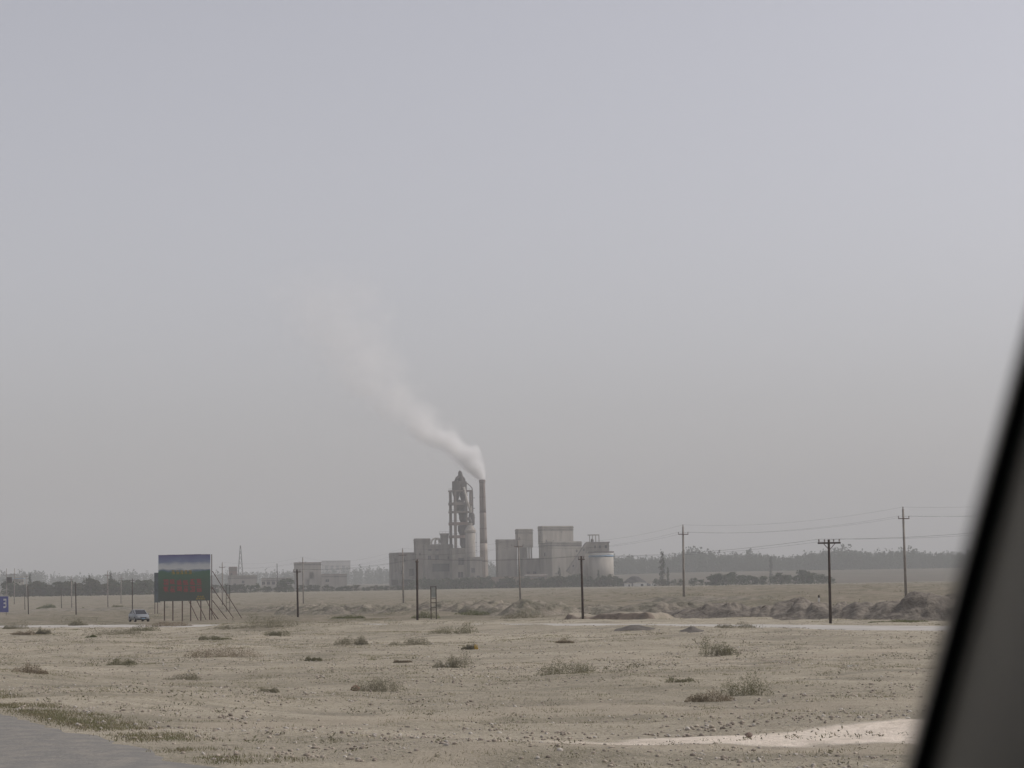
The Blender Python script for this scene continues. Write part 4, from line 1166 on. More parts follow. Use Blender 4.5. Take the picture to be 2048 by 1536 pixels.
for k, (px, wpx, hpx, lab) in enumerate([(1256, 14, 5, 'small white shed at the left foot of the coal heap'), (1280, 26, 6, 'longer white shed in front of the coal heap'), (1308, 12, 5, 'white shed at the right foot of the coal heap, by the lone poplar')]):
    p = at(px - wpx / 2, 1166, 1205)
    t_ = thing('white_shed', lab, 'shed', (p.x, 1205, Tz(p.x, 1205)), 0, 'white sheds by the coal heap')
    Wm = wpx * 1205 / FPX; Hm = hpx * 1205 / FPX
    b = MB(); b.box(0, Wm, 0, 3, -0.3, Hm); b.build('wall', M_white, t_)
    b = MB(); b.prism([(-0.3, Hm), (Wm + 0.3, Hm), (Wm + 0.3, Hm + 0.15), (Wm / 2, Hm + 0.7), (-0.3, Hm + 0.15)], -0.3, 3.3); b.build('roof', M_duct, t_)
    b = MB(); b.box(Wm * 0.55, Wm * 0.75, -0.05, -0.003, -0.2, Hm * 0.75); b.build('door', M_glass_shade, t_)

# 7 low buildings left of the works
LB = 1430.0
block('low_building', 'long low pale building with a row of dark windows at left', 520, 523, 584, 1158, M_low, Y=LB, psi=math.radians(8), front=[(.02 + .16 * k, .11 + .16 * k, .55, .78, 'w') for k in range(6)], parapet=0.4)
block('low_building', 'pale low house with one small dark window, left of the long low building', 448, 462, 512, 1153, M_low, Y=LB + 10, psi=math.radians(14), front=[(.42, .52, .55, .72, 'w'), (.1, .2, .3, .55, 'w')], side=[(.3, .5, .5, .7, 'w')], parapet=0.4)
block('low_building', 'small dark flat-roofed block with reddish top above the low houses', 455, 458, 474, 1137, M_red, Y=LB + 60, psi=math.radians(10), front=[(.2, .4, .6, .8, 'w')])
block('yard_house', 'pale gabled shed with a leaning dark doorway at left of the works', 584, 593, 641, 1126, M_low, Y=LB + 30, psi=math.radians(14), front=[(.52, .70, .42, .66, 'o'), (.40, .52, .10, .42, 'o')], parapet=0, roofm=M_red)
block('yard_house', 'low pale annex with one window right of the gabled shed', 640, 643, 693, 1150, M_low, Y=LB + 26, psi=math.radians(6), front=[(.16, .30, .55, .72, 'w')], parapet=0.3, roofm=M_red)
block('far_building', 'faint distant flat-roofed building behind the annex', 640, 644, 700, 1123, M_con, Y=3300, psi=math.radians(8), front=[(.1 + .2 * k, .2 + .2 * k, .6, .8, 'w') for k in range(4)])
block('low_building', 'small blue-grey roofed hut among the trees at the far left', 24, 27, 46, 1158, M_pale, Y=1140, psi=math.radians(10), front=[(.3, .5, .4, .7, 'w')], roofm=M_blue)

# lattice pylon far behind
pp = at(481, 1160, 1500)
py_ = thing('lattice_pylon', 'thin faint lattice mast rising behind the low houses at left', 'mast', (pp.x, 1500, Tz(pp.x, 1500)))
Hp = at(480, 1091, 1500).z - py_.location.z
b = MB()
for sx_ in (-1, 1):
    for sy_ in (-1, 1):
        b2 = MB(); b2.bar((sx_ * 2.6, sy_ * 2.6, -0.3), (sx_ * 0.2, sy_ * 0.2, Hp), 0.25); b2.build('leg', M_steel, py_)
for k in range(9):
    f = k / 9; g = (k + 1) / 9; w0 = 2.6 + (0.2 - 2.6) * f; w1_ = 2.6 + (0.2 - 2.6) * g
    b.bar((-w0, -w0, Hp * f), (w1_, -w1_, Hp * g), 0.16); b.bar((w0, -w0, Hp * f), (-w1_, -w1_, Hp * g), 0.16)
o = b.build('bracing', M_steel, py_); o['kind'] = 'stuff'

# ================================================================== poles and wires
def pole(name, label, xt, yt, xb, yb, r0, r1, m, arms=(), group=None, braces=False, Y=None, tilt=True):
    g = on_ground(xb, yb)
    if Y: g = at(xb, yb, Y); g.z = Tz(g.x, Y)
    top = at(xt, yt, g.y)
    t = thing(name, label, 'utility pole', g, 0, group)
    v = top - g
    b = MB(); b.tube([(0, 0, -0.4), v * 0.5, v], [r0, (r0 + r1) / 2, r1], 10); b.build('shaft', m, t, True)
    ends = [g + v + Vector((0, 0, 0.25))]
    for (f, half, thick, ins, ang) in arms:
        c = v * f
        d = Vector((math.cos(ang), math.sin(ang), 0))
        b = MB(); b.bar(c - d * half - Vector((0, r0 + .06, 0)), c + d * half - Vector((0, r0 + .06, 0)), thick, thick * 1.2); a = b.build('crossarm', M_iron if m is M_polec else m, t)
        for q in ins:
            ip = c + d * half * q - Vector((0, r0 + .06, 0))
            b = MB(); b.lathe([(0.02, 0.04), (0.03, 0.12), (0.075, 0.14), (0.06, 0.22), (0.075, 0.25), (0.04, 0.34)], ip.x, ip.y, 8)
            b.v = [(x, y, z + ip.z) for x, y, z in b.v]
            b.build('insulator', M_cer, a)
            ends.append(g + ip + Vector((0, 0, 0.34)))
        if braces:
            for q in (-0.55, 0.55):
                b = MB(); b.bar(c + d * half * q - Vector((0, r0 + .1, 0)), v * (f - 0.085) - Vector((0, r0 + .1, 0)), 0.05); b.build('brace', M_iron, t)
    if m is M_polec:
        b = MB(); b.lathe([(0.03, 0.0), (0.07, 0.06), (0.08, 0.2), (0.04, 0.3)], 0, 0, 8); b.v = [(x + v.x, y + v.y, z + v.z) for x, y, z in b.v]; b.build('top_insulator', M_cer, t)
    return ends
CA = [(0.895, 0.85, 0.09, (-0.95, 0.95), 0.45)]
conc = []
for (xt, yt, xb, yb, lab) in [
    (1806, 1018, 1812.5, 1205, 'pale concrete power pole behind the spoil bank, nearest to the window pillar'),
    (1366, 1053, 1368, 1203, 'pale concrete power pole right of the cement works, in front of the far wood'),
    (1036.5, 1081, 1041, 1204, 'pale concrete power pole in front of the head house'),
    (805, 1099, 807, 1208, 'pale concrete power pole in front of the lowest left block of the works'),
    (605.5, 1116, 607, 1208, 'pale concrete power pole in front of the gabled shed'),
    (444.5, 1126, 445, 1211, 'pale concrete power pole right of the billboard with a cross arm'),
    (215, 1143, 216, 1216, 'pale concrete power pole left of the car, in front of the tree belt'),
    (142.5, 1153, 143.5, 1216, 'thin pale concrete pole beside the dark pole at far left'),
    (242.5, 1152, 242, 1207, 'thin pale pole between the car and the tree belt')]:
    conc.append(pole('concrete_pole', lab, xt, yt, xb, yb, 0.19, 0.13, M_polec, CA, 'concrete power poles'))
tele = []
TA = [(0.955, 0.9, 0.10, (-0.9, -0.4, 0.4, 0.9), 0.5)]
for (xt, yt, xb, yb, lab, arms, br) in [
    (1657.5, 1079, 1661, 1248, 'dark wooden pole with a braced cross arm in front of the spoil bank', [(0.958, 1.0, 0.12, (-0.9, -0.4, 0.4, 0.9), 0.1)], True),
    (1162.5, 1112, 1166, 1242, 'dark wooden pole right of the clay wedge', [(0.945, 0.5, 0.09, (-0.8, 0.8), 0.9)], False),
    (834, 1119, 835, 1242, 'dark wooden pole left of the narrow two-post frame', [(0.96, 0.35, 0.09, (-0.8, 0.8), 1.2)], False),
    (594, 1139, 596, 1238, 'dark wooden pole beside the broad grey shrub', [(0.95, 0.55, 0.08, (-0.8, 0.8), 0.6)], False),
    (264.5, 1157, 265, 1222, 'dark wooden pole rising behind the car', [(0.94, 0.6, 0.08, (-0.8, 0.8), 0.5)], False),
    (151, 1165, 152.5, 1231, 'dark wooden pole near the road at the far left', [(0.93, 0.45, 0.08, (-0.8, 0.8), 0.5)], False),
    (122, 1175, 123, 1217, 'thin short dark pole left of the dark wooden pole at far left', [], False),
    (55.5, 1171, 57, 1229, 'taller of two dark poles right of the blue sign', [], False),
    (49, 1186, 50, 1219, 'shorter of two dark poles right of the blue sign', [], False)]:
    tele.append(pole('wooden_pole', lab, xt, yt, xb, yb, 0.13, 0.10, M_wood, arms, 'wooden telephone poles', br))
pole('wooden_pole', 'faint far pole rising behind the long low building', 554, 1127, 555, 1175, 0.3, 0.25, M_steel, [], None, False, 1280)
pole('wooden_pole', 'faint far pole with a small head at the far left', 52.5, 1151, 54, 1195, 0.2, 0.15, M_polec, [(0.97, 0.9, 0.2, (), 0.2)], None, False, 900)

# H-frame transformer at far left
g0 = on_ground(12.5, 1209); g1 = at(28.5, 1209, g0.y); g1.z = Tz(g1.x, g0.y)
tf = thing('transformer_frame', 'two-pole transformer stand at the far left above the blue sign', 'transformer', g0)
ht = at(12, 1137, g0.y).z - g0.z
w_ = g1.x - g0.x
for k in (0, w_):
    b = MB(); b.tube([(k, 0, -0.4), (k, 0, ht)], [0.19, 0.13], 10); b.build('post', M_polec, tf, True)
for f, ex in ((0.82, 1.3), (0.68, 1.6), (0.60, 0.3)):
    b = MB(); b.bar((-ex, -0.25, ht * f), (w_ + ex, -0.25, ht * f), 0.12, 0.16); b.build('crossarm', M_steel, tf)
b = MB(); b.box(w_ * 0.12, w_ * 0.72, -0.9, 0.1, ht * 0.61, ht * 0.76); tk = b.build('transformer_tank', M_steel, tf)
b = MB()
for k in range(6): b.box(w_ * (0.16 + 0.09 * k), w_ * (0.19 + 0.09 * k), -1.15, -0.903, ht * 0.62, ht * 0.74)
o = b.build('cooling_fins', M_steel, tk); o['kind'] = 'stuff'
for k in range(3):
    b = MB(); b.lathe([(0.09, ht * 0.76), (0.05, ht * 0.77), (0.09, ht * 0.78), (0.05, ht * 0.79), (0.03, ht * 0.80)], w_ * (0.25 + 0.17 * k), -0.4, 8); b.build('bushing', M_cer, tk)

def wire(label, pts, r, sag):
    V = []
    P = [Vector(p) for p in pts]
    c0 = P[0]
    out = []
    for a, c in zip(P[:-1], P[1:]):
        L = (c - a).length
        for i in range(14):
            f = i / 14
            out.append(a + (c - a) * f - Vector((0, 0, 4 * sag * L / 50 * f * (1 - f))) - c0)
    out.append(P[-1] - c0)
    b = MB(); b.tube(out, r, 5)
    o = b.build('overhead_wire', M_wire); o.location = c0
    tag(o, label, 'wire')
# power line: pole nearest the pillar to the far left, and on past the pillar
line = conc[:5]
ext = [line[0][k] + (line[0][0] - line[1][0]) * 1.0 for k in range(3)]
for k, lab in enumerate(('top wire of the power line on the concrete poles', 'left cross-arm wire of the power line on the concrete poles', 'right cross-arm wire of the power line on the concrete poles')):
    wire(lab, [ext[k]] + [p[k] for p in line] + [conc[5][k]], 0.007, 0.9)
ext2 = tele[0][0] + (tele[0][0] - tele[1][0]) * 0.8
wire('telephone wire strung along the dark wooden poles, lower than the power line', [tele[0][1] + (ext2 - tele[0][0]), tele[0][1], tele[1][1], tele[2][1], tele[3][1]], 0.009, 0.6)
wire('second telephone wire beside the lower one along the dark wooden poles', [tele[0][4] + (ext2 - tele[0][0]), tele[0][4], tele[1][2], tele[2][2], tele[3][2]], 0.006, 0.7)

# ================================================================== roadside things
# narrow two-post frames
def frame_sign(px, ytop, ybot, wpx, label):
    g = on_ground(px, ybot); s = g.y / FPX
    t = thing('sign_frame', label, 'sign frame', g, 0.15, 'narrow sign frames')
    W = wpx * s; H = (ybot - ytop) * s
    for k in (-1, 1):
        b = MB(); b.bar((k * W / 2, 0, -0.3), (k * W / 2, 0, H), 0.09); b.build('post', M_wood, t)
    for f in (0.35, 0.5, 0.62, 0.985):
        b = MB(); b.bar((-W / 2, -0.055, H * f), (W / 2, -0.055, H * f), 0.05, 0.07); b.build('crossbar', M_wood, t)
    b = MB(); b.box(-W / 2 + 0.06, W / 2 - 0.06, -0.012, 0.012, H * 0.66, H * 0.95); b.build('panel', mat('faded_panel', (0.32, 0.34, 0.31), (0.25, 0.26, 0.24), 2.0), t)
frame_sign(867.5, 1174, 1239, 10.5, 'narrow dark two-post frame with a faded panel in front of the bank')
frame_sign(456, 1173, 1226, 7, 'narrow two-post frame behind the right braces of the billboard')

# marker post with dark top
g = on_ground(1638, 1206)
t_ = thing('marker_post', 'short white marker post with a dark top behind the spoil bank', 'marker post', g)
hm = (1206 - 1188) * g.y / FPX
b = MB(); b.prism([(-0.13, -0.3), (0.13, -0.3), (0.11, hm * 0.72), (-0.11, hm * 0.72)], -0.1, 0.1); b.build('post', M_white, t_)
b = MB(); b.prism([(-0.12, hm * 0.722), (0.12, hm * 0.722), (0.1, hm), (-0.1, hm)], -0.11, 0.11); b.build('cap', M_wood, t_)

# blue sign at the left edge
g = on_ground(6, 1232); s = g.y / FPX
t_ = thing('blue_sign', 'blue board sign with a white character, cut by the left edge', 'sign', g, 0.06)
H0 = (1232 - 1227) * s; H1 = (1232 - 1195.5) * s; X1 = (16.0 - 6) * s; X0 = X1 - 2.9
b = MB(); b.obox((X0, 0, H0), (X1 - X0 + 0.08, 0, -0.05), (0, 0.08, 0), (-0.08, 0, H1 - H0)); b.build('board', mat('sign_blue', (0.075, 0.085, 0.30), (0.06, 0.07, 0.25), 3.0, rough=0.6), t_)
b = MB(); b.obox((X0 - 0.05, -0.02, H1), (X1 - X0 + 0.0, 0, -0.05), (0, 0.12, 0), (0, 0, 0.09)); b.build('edge_trim', M_white, t_)
for q in (0.12, 0.85):
    b = MB(); b.bar((X0 + (X1 - X0) * q, 0.12, -0.3), (X0 + (X1 - X0) * q, 0.12, H1 - 0.1), 0.08); b.build('post', M_iron, t_)
M_let = mat('sign_white', (0.62, 0.62, 0.62), (0.52, 0.52, 0.53), 3.0)
bh = H1 - H0
def stroke(x0, x1, z0, z1):
    b = MB(); b.box(x0, x1, -0.012, -0.003, z0, z1); b.build('lettering', M_let, t_)
xr = X1 - 0.42
stroke(xr - 0.16, xr, H0 + bh * 0.30, H0 + bh * 0.83)
stroke(xr - 0.66, xr - 0.163, H0 + bh * 0.72, H0 + bh * 0.83)
stroke(xr - 0.60, xr - 0.163, H0 + bh * 0.50, H0 + bh * 0.60)
stroke(xr - 0.66, xr - 0.163, H0 + bh * 0.25, H0 + bh * 0.36)

# ------------------------------------------------------------------ billboard
gb = on_ground(370, 1241); sB = gb.y / FPX
bb = thing('billboard', 'large billboard on posts with a painted sky and green field and red lettering', 'billboard', gb, 0.10)
def bxp(px): return (px - 370) * sB
def bzp(py): return (1241 - py) * sB
XL, XR, ZB, ZT = bxp(317.5), bxp(420), bzp(1200), bzp(1109)
def billmat():
    m = bpy.data.materials.new('billboard_print'); m.use_nodes = True
    n = m.node_tree.nodes; l = m.node_tree.links; b = n['Principled BSDF']; b.inputs['Roughness'].default_value = 0.7
    tc = n.new('ShaderNodeTexCoord'); sp = n.new('ShaderNodeSeparateXYZ'); l.new(tc.outputs['Generated'], sp.inputs[0])
    no = n.new('ShaderNodeTexNoise'); no.inputs['Scale'].default_value = 4.0; no.inputs['Detail'].default_value = 5
    mp = n.new('ShaderNodeMapping'); mp.inputs['Scale'].default_value = (1, 1, 2.5); l.new(tc.outputs['Generated'], mp.inputs['Vector']); l.new(mp.outputs[0], no.inputs['Vector'])
    ma = n.new('ShaderNodeMath'); ma.operation = 'MULTIPLY_ADD'; ma.inputs[1].default_value = 0.16; l.new(no.outputs['Fac'], ma.inputs[0]); l.new(sp.outputs['Z'], ma.inputs[2])
    su = n.new('ShaderNodeMath'); su.operation = 'SUBTRACT'; su.inputs[1].default_value = 0.08; l.new(ma.outputs[0], su.inputs[0])
    cr = n.new('ShaderNodeValToRGB'); l.new(su.outputs[0], cr.inputs[0])
    st = [(0.0, rgb(84, 90, 86)), (0.22, rgb(82, 94, 85)), (0.45, rgb(84, 104, 90)), (0.62, rgb(84, 114, 96)), (0.66, rgb(104, 122, 140)), (0.70, rgb(198, 200, 200)), (0.79, rgb(186, 190, 194)), (0.87, rgb(128, 138, 164)), (1.0, rgb(108, 106, 146))]
    el = cr.color_ramp.elements
    el[0].position = st[0][0]; el[0].color = (*st[0][1], 1); el[1].position = st[-1][0]; el[1].color = (*st[-1][1], 1)
    for p, c in st[1:-1]:
        e = el.new(p); e.color = (*c, 1)
    l.new(cr.outputs[0], b.inputs['Base Color'])
    return m
M_bill = billmat()
# six upright sheets make up the face
nP = 6
b = MB(); b.box(XL, XR, 0, 0.10, ZB, ZT); b.build('panel', M_bill, bb)
random.seed(3)
for k in range(nP):
    x0 = XL + (XR - XL) * k / nP; x1 = XL + (XR - XL) * (k + 1) / nP - 0.02
    b = MB(); b.box(x0, x1, -0.02, 0.08, ZT + 0.003, ZT + 0.03 + 0.05 * random.random() + 0.03 * k / nP); b.build('top_edge', mat('sign_violet', (0.10, 0.085, 0.19), (0.08, 0.07, 0.15), 2.0), bb)
M_rl = mat('red_lettering', rgb(150, 88, 88), rgb(134, 86, 86), 3.0, rough=0.7)
M_yl = mat('yellow_lettering', rgb(156, 140, 78), rgb(138, 124, 72), 3.0, rough=0.7)
def glyph(x, z, w_, h_, m, seed, th):
    """one square character made of brush strokes"""
    r = random.Random(seed); b = MB(); y = -0.016
    def hs_(f, a=0.05, c=0.95): b.box(x + w_ * a, x + w_ * c, y - 0.002 * r.random(), y + 0.010, z + h_ * f - th / 2, z + h_ * f + th / 2)
    def vs_(f, a=0.05, c=0.95): b.box(x + w_ * f - th / 2, x + w_ * f + th / 2, y - 0.004 - 0.002 * r.random(), y + 0.010, z + h_ * a, z + h_ * c)
    for f in sorted(r.sample([0.08, 0.3, 0.5, 0.72, 0.92], 4)): hs_(f, r.choice([0.02, 0.15]), r.choice([0.85, 0.98]))
    for f in sorted(r.sample([0.1, 0.3, 0.5, 0.7, 0.9], 2)): vs_(f, r.choice([0.0, 0.3]), r.choice([0.7, 1.0]))
    b.obox((x + w_ * 0.5, y - 0.006, z + h_ * 0.45), (w_ * 0.42, 0, -h_ * 0.40), (0, 0.012, 0), (th * 0.6, 0, th * 0.7))
    o = b.build('lettering', m, bb)
gw = bxp(10) - bxp(0)
for row, (zp) in enumerate((1168.5, 1182.5)):
    for k in range(6):
        glyph(bxp(327 + 13.0 * k), bzp(zp), 10.8 * sB, 11.5 * sB, M_rl, 100 + row * 10 + k, 0.125)
for k in range(5):
    glyph(bxp(344 + 8.2 * k), bzp(1147), 6.4 * sB, 8.0 * sB, M_yl, 200 + k, 0.07)
for k in range(4):
    glyph(bxp(392 + 4.6 * k), bzp(1197.5), 3.8 * sB, 3.2 * sB, M_yl, 300 + k, 0.04)
    if k < 3: glyph(bxp(394 + 4.6 * k), bzp(1193), 3.8 * sB, 3.2 * sB, M_yl, 320 + k, 0.04)
for px in (329.5, 346, 364.5, 381, 401, 418.5):
    b = MB(); b.bar((bxp(px), 0.19, -0.3), (bxp(px), 0.19, ZT - 0.1), 0.14); b.build('post', M_iron, bb)
b = MB(); b.bar((bxp(422.5), 0.3, -0.3), (bxp(422.5), 0.3, ZT + 0.05), 0.10); b.build('post', M_iron, bb)
for zf in (0.1, 0.5, 0.9):
    b = MB(); b.bar((XL + 0.05, 0.31, ZB + (ZT - ZB) * zf), (XR, 0.31, ZB + (ZT - ZB) * zf), 0.09); b.build('rail', M_iron, bb)
# raking braces behind, running back and to the right
BR = [((424, 1142), (485, 1241)), ((423, 1174), (468, 1239)), ((424, 1200), (455, 1240)), ((420, 1216), (440, 1243))]
for (a, c) in BR:
    b = MB(); b.bar((bxp(a[0]), 0.25, bzp(a[1])), (bxp(c[0]), 2.6, bzp(c[1]) - 0.2), 0.075); b.build('brace', M_iron, bb)
for px in (375, 391, 410):
    b = MB(); b.bar((bxp(px), 0.27, bzp(1195)), (bxp(px + 20), 3.6, -0.2), 0.07); b.build('brace', M_iron, bb)
# smaller board standing behind the left edge of the billboard
g2 = on_ground(313.5, 1229); s2_ = g2.y / FPX
t_ = thing('notice_board', 'narrow grey-blue board on two thin posts peeking out left of the billboard', 'sign', g2)
b = MB(); b.box(-5.0 * s2_, 7.0 * s2_, 0, 0.06, (1229 - 1204) * s2_, (1229 - 1145) * s2_); b.build('board', mat('grey_blue_board', rgb(96, 106, 112), rgb(84, 90, 94), 1.5), t_)
for px in (-4.0, 1.5):
    b = MB(); b.bar((px * s2_, 0.12, -0.3), (px * s2_, 0.12, (1229 - 1150) * s2_), 0.10); b.build('post', M_iron, t_)

# ------------------------------------------------------------------ the car
def build_car():
    g = on_ground(278, 1246)
    zr = float(T_smooth(g.x, g.y)) + 0.15
    car = thing('saloon_car', 'silver-blue saloon car on the pale road left of the billboard', 'car', (g.x, g.y, zr), math.radians(-66))
    Mp = mat('car_paint', (0.235, 0.25, 0.265), (0.21, 0.225, 0.24), 1.0, rough=0.35, metallic=0.3, spec=0.5)
    Mg = mat('car_glass', (0.02, 0.022, 0.026), (0.02, 0.02, 0.025), 1.0, rough=0.12, spec=0.5)
    Mt = mat('tyre_rubber', (0.02, 0.02, 0.02), (0.03, 0.03, 0.03), 5.0)
    Mb = mat('dark_trim', (0.03, 0.03, 0.032), (0.04, 0.04, 0.04), 4.0)
    Mh = mat('lamp_lens', (0.5, 0.5, 0.5), (0.4, 0.4, 0.4), 4.0, rough=0.2)
    # car points along +X; cross sections along its length: (x, half width, z low, z belt)
    sec = [(-2.20, 0.70, 0.38, 0.78), (-2.12, 0.80, 0.26, 0.92), (-1.6, 0.85, 0.22, 0.98), (-0.6, 0.86, 0.20, 0.96), (0.6, 0.86, 0.20, 0.94), (1.3, 0.85, 0.22, 0.90), (1.9, 0.80, 0.24, 0.80), (2.18, 0.70, 0.30, 0.66), (2.24, 0.60, 0.36, 0.58)]
    b = MB(); n = 10
    for (x, hw, z0, z1) in sec:
        zm = z0 + (z1 - z0) * 0.55
        ring = [(-hw * 0.9, z0), (-hw, z0 + 0.12), (-hw * 1.0, zm), (-hw * 0.95, z1 - 0.06), (-hw * 0.84, z1), (hw * 0.84, z1), (hw * 0.95, z1 - 0.06), (hw, zm), (hw, z0 + 0.12), (hw * 0.9, z0)]
        for (y, z) in ring: b.v.append((x, y, z))
    for i in range(len(sec) - 1):
        for j in range(n):
            j2 = (j + 1) % n
            b.f.append((i * n + j, i * n + j2, (i + 1) * n + j2, (i + 1) * n + j))
    b.f.append(tuple(range(n))[::-1]); b.f.append(tuple((len(sec) - 1) * n + j for j in range(n)))
    body = b.build('body', Mp, car, True)
    # cabin: belt outline to roof outline
    B = [(-1.75, 0.72, 0.965), (-1.1, 0.76, 1.36), (-0.9, 0.60, 1.44), (0.15, 0.60, 1.45), (0.40, 0.60, 1.39), (1.15, 0.74, 0.93)]
    rf = MB()
    rf.v = [(-1.02, -0.58, 1.40), (0.28, -0.58, 1.42), (0.28, 0.58, 1.42), (-1.02, 0.58, 1.40), (-0.85, -0.5, 1.455), (0.12, -0.5, 1.465), (0.12, 0.5, 1.465), (-0.85, 0.5, 1.455)]
    rf.f = [(4, 5, 6, 7), (0, 1, 5, 4), (1, 2, 6, 5), (2, 3, 7, 6), (3, 0, 4, 7), (3, 2, 1, 0)]
    rf.build('roof', Mp, car, False)
    def quad(name, P, m, parent=car, off=0.02):
        P = [Vector(p) for p in P]; nrm = (P[1] - P[0]).cross(P[2] - P[0]).normalized() * off
        q = MB(); q.v = [tuple(p) for p in P] + [tuple(p - nrm) for p in P]
        k = len(P); q.f = [tuple(range(k)), tuple(range(k, 2 * k))[::-1]] + [(i, i + k, (i + 1) % k + k, (i + 1) % k) for i in range(k)]
        return q.build(name, m, parent)
    quad('windscreen', [(1.15, -0.70, 0.92), (1.15, 0.70, 0.92), (0.285, 0.57, 1.40), (0.285, -0.57, 1.40)], Mg)
    quad('rear_window', [(-1.78, 0.68, 0.97), (-1.78, -0.68, 0.97), (-1.03, -0.57, 1.39), (-1.03, 0.57, 1.39)], Mg)
    for s in (-1, 1):
        P = [(1.05, 0.735 * s, 0.94), (0.27, 0.60 * s, 1.385), (-0.33, 0.605 * s, 1.39), (-0.33, 0.76 * s, 0.95)]
        quad('front_side_window', P if s < 0 else P[::-1], Mg)
        P = [(-0.41, 0.76 * s, 0.95), (-0.41, 0.605 * s, 1.39), (-1.0, 0.60 * s, 1.375), (-1.65, 0.735 * s, 0.96)]
        quad('rear_side_window', P if s < 0 else P[::-1], Mg)
        q = MB(); q.bar((1.16, 0.72 * s, 0.92), (0.29, 0.60 * s, 1.42), 0.06, 0.05); q.bar((-0.37, 0.77 * s, 0.94), (-0.37, 0.61 * s, 1.41), 0.07, 0.04)
        q.build('pillar', Mp, car)
        q = MB(); q.bar((-1.77, 0.72 * s, 0.96), (-1.03, 0.60 * s, 1.41), 0.09, 0.05); q.build('pillar', Mp, car)
        q = MB(); q.box(0.78, 0.92, *sorted((0.84 * s, 1.0 * s)), 0.93, 1.05); q.build('wing_mirror', Mp, car)
        q = MB(); q.box(2.02, 2.215, *sorted((0.42 * s, 0.70 * s)), 0.57, 0.68); q.build('headlight', Mh, car)
        q = MB(); q.box(-2.205, -2.08, *sorted((0.45 * s, 0.74 * s)), 0.70, 0.84); q.build('tail_light', M_rl, car)
        for x in (1.35, -1.30):
            q = MB(); q.tube([(x, 0.66 * s, 0.31), (x, 0.88 * s, 0.31)], 0.31, 18)
            wl = q.build('wheel', Mt, car)
            q = MB(); q.tube([(x, 0.875 * s, 0.31), (x, 0.895 * s, 0.31)], 0.19, 14); q.build('rim', Mh, wl)
    q = MB(); q.box(2.20, 2.262, -0.36, 0.36, 0.46, 0.57); q.build('grille', Mb, car)
    q = MB(); q.box(2.12, 2.275, -0.66, 0.66, 0.24, 0.37); q.build('bumper', Mb, car)
    q = MB(); q.box(-2.24, -2.1, -0.68, 0.68, 0.28, 0.46); q.build('bumper', Mb, car)
    q = MB(); q.box(2.276, 2.284, -0.2, 0.2, 0.37, 0.47); q.build('number_plate', M_blue, car)
build_car()

# ================================================================== the coach window we look out of
HD = Vector((-HN[1], HN[0], 0)); RT = Vector((HN[0], HN[1], 0))
P_lo = at(1822, 1536, 0.50); P_hi = at(2056, 680, 0.515)
ax = (P_hi - P_lo).normalized()
P_lo = P_lo - ax * 0.22; P_hi = P_hi + ax * 0.30
bus = thing('coach', 'dark window pillar with grey trim of the vehicle the view is taken from', 'coach', (0, 0, float(T_smooth(0, 0)) + 0.035))
bl = bus.location
M_rub = mat('black_rubber', (0.006, 0.006, 0.006), (0.008, 0.008, 0.008), 20.0, rough=0.9, spec=0.05)
M_trim = mat('grey_trim', (0.74, 0.71, 0.64), (0.70, 0.67, 0.60), 20.0, rough=0.8, spec=0.1)
M_in = mat('dark_interior', (0.035, 0.034, 0.033), (0.03, 0.03, 0.03), 5.0)
M_body = mat('coach_paint', (0.55, 0.55, 0.52), (0.5, 0.5, 0.48), 1.0, rough=0.4)
vr = Vector((1, 0, 0)); vr = (vr - ax * vr.dot(ax)).normalized()      # across the pillar, to the right
vt = vr.cross(ax).normalized()
if vt.y > 0: vt = -vt                                                 # towards the seat
def extr(name, prof, m, smooth=False):
    b = MB(); n = len(prof)
    for p in (P_lo, P_hi):
        for (u, w_) in prof: b.v.append(tuple(p + vr * u + vt * w_ - bl))
    for j in range(n):
        j2 = (j + 1) % n
        b.f.append((j, j2, n + j2, n + j))
    b.f.append(tuple(range(n))[::-1]); b.f.append(tuple(range(n, 2 * n)))
    return b.build(name, m, bus, smooth)
extr('window_seal', [(0.0, -0.006), (0.0, -0.003), (0.0015, -0.001), (0.005, -0.001), (0.0062, -0.003), (0.0062, -0.012), (0.002, -0.012)], M_rub)
prof = [(0.0064, -0.05), (0.0064, -0.004)] + [(0.0064 + 0.017 * (math.cos(0.6) - math.cos(t)), -0.003 + 0.017 * (math.sin(t) - math.sin(0.6))) for t in np.linspace(0.6, 2.45, 18)] + [(0.045, -0.010), (0.175, 0.262), (0.182, 0.255), (0.055, -0.05)]
extr('pillar_trim', prof, M_trim, True)
# shell of the coach round the seat: roof, floor, side panel below the window, far side, rear
def shell(name, u0, u1, s0, s1, z0, z1, m):
    b = MB(); o = HD * u0 + RT * s0 + Vector((0, 0, z0)) - bl
    b.obox(o, HD * (u1 - u0), RT * (s1 - s0), Vector((0, 0, z1 - z0))); b.build(name, m, bus)
swin = P_lo.dot(RT)
shell('roof', -3.0, 4.5, swin - 2.4, swin + 0.10, 4.72, 4.82, M_in)
shell('floor', -3.0, 4.5, swin - 2.4, swin + 0.10, 2.3, 2.4, M_in)
shell('side_panel', -3.0, 4.5, swin + 0.02, swin + 0.10, 1.0, 3.60, M_body)
shell('side_panel', -3.0, 4.5, swin - 2.4, swin - 2.32, 1.0, 3.60, M_body)
shell('rear_wall', -3.1, -3.003, swin - 2.4, swin + 0.10, 1.0, 4.82, M_in)
up_ = (P_lo + ax * 0.3).dot(HD)
shell('rear_side_panel', -3.0, up_ - 0.13, swin + 0.02, swin + 0.10, 3.603, 4.717, M_in)
shell('far_side_panel', -3.0, -1.0, swin - 2.4, swin - 2.32, 3.603, 4.717, M_in)
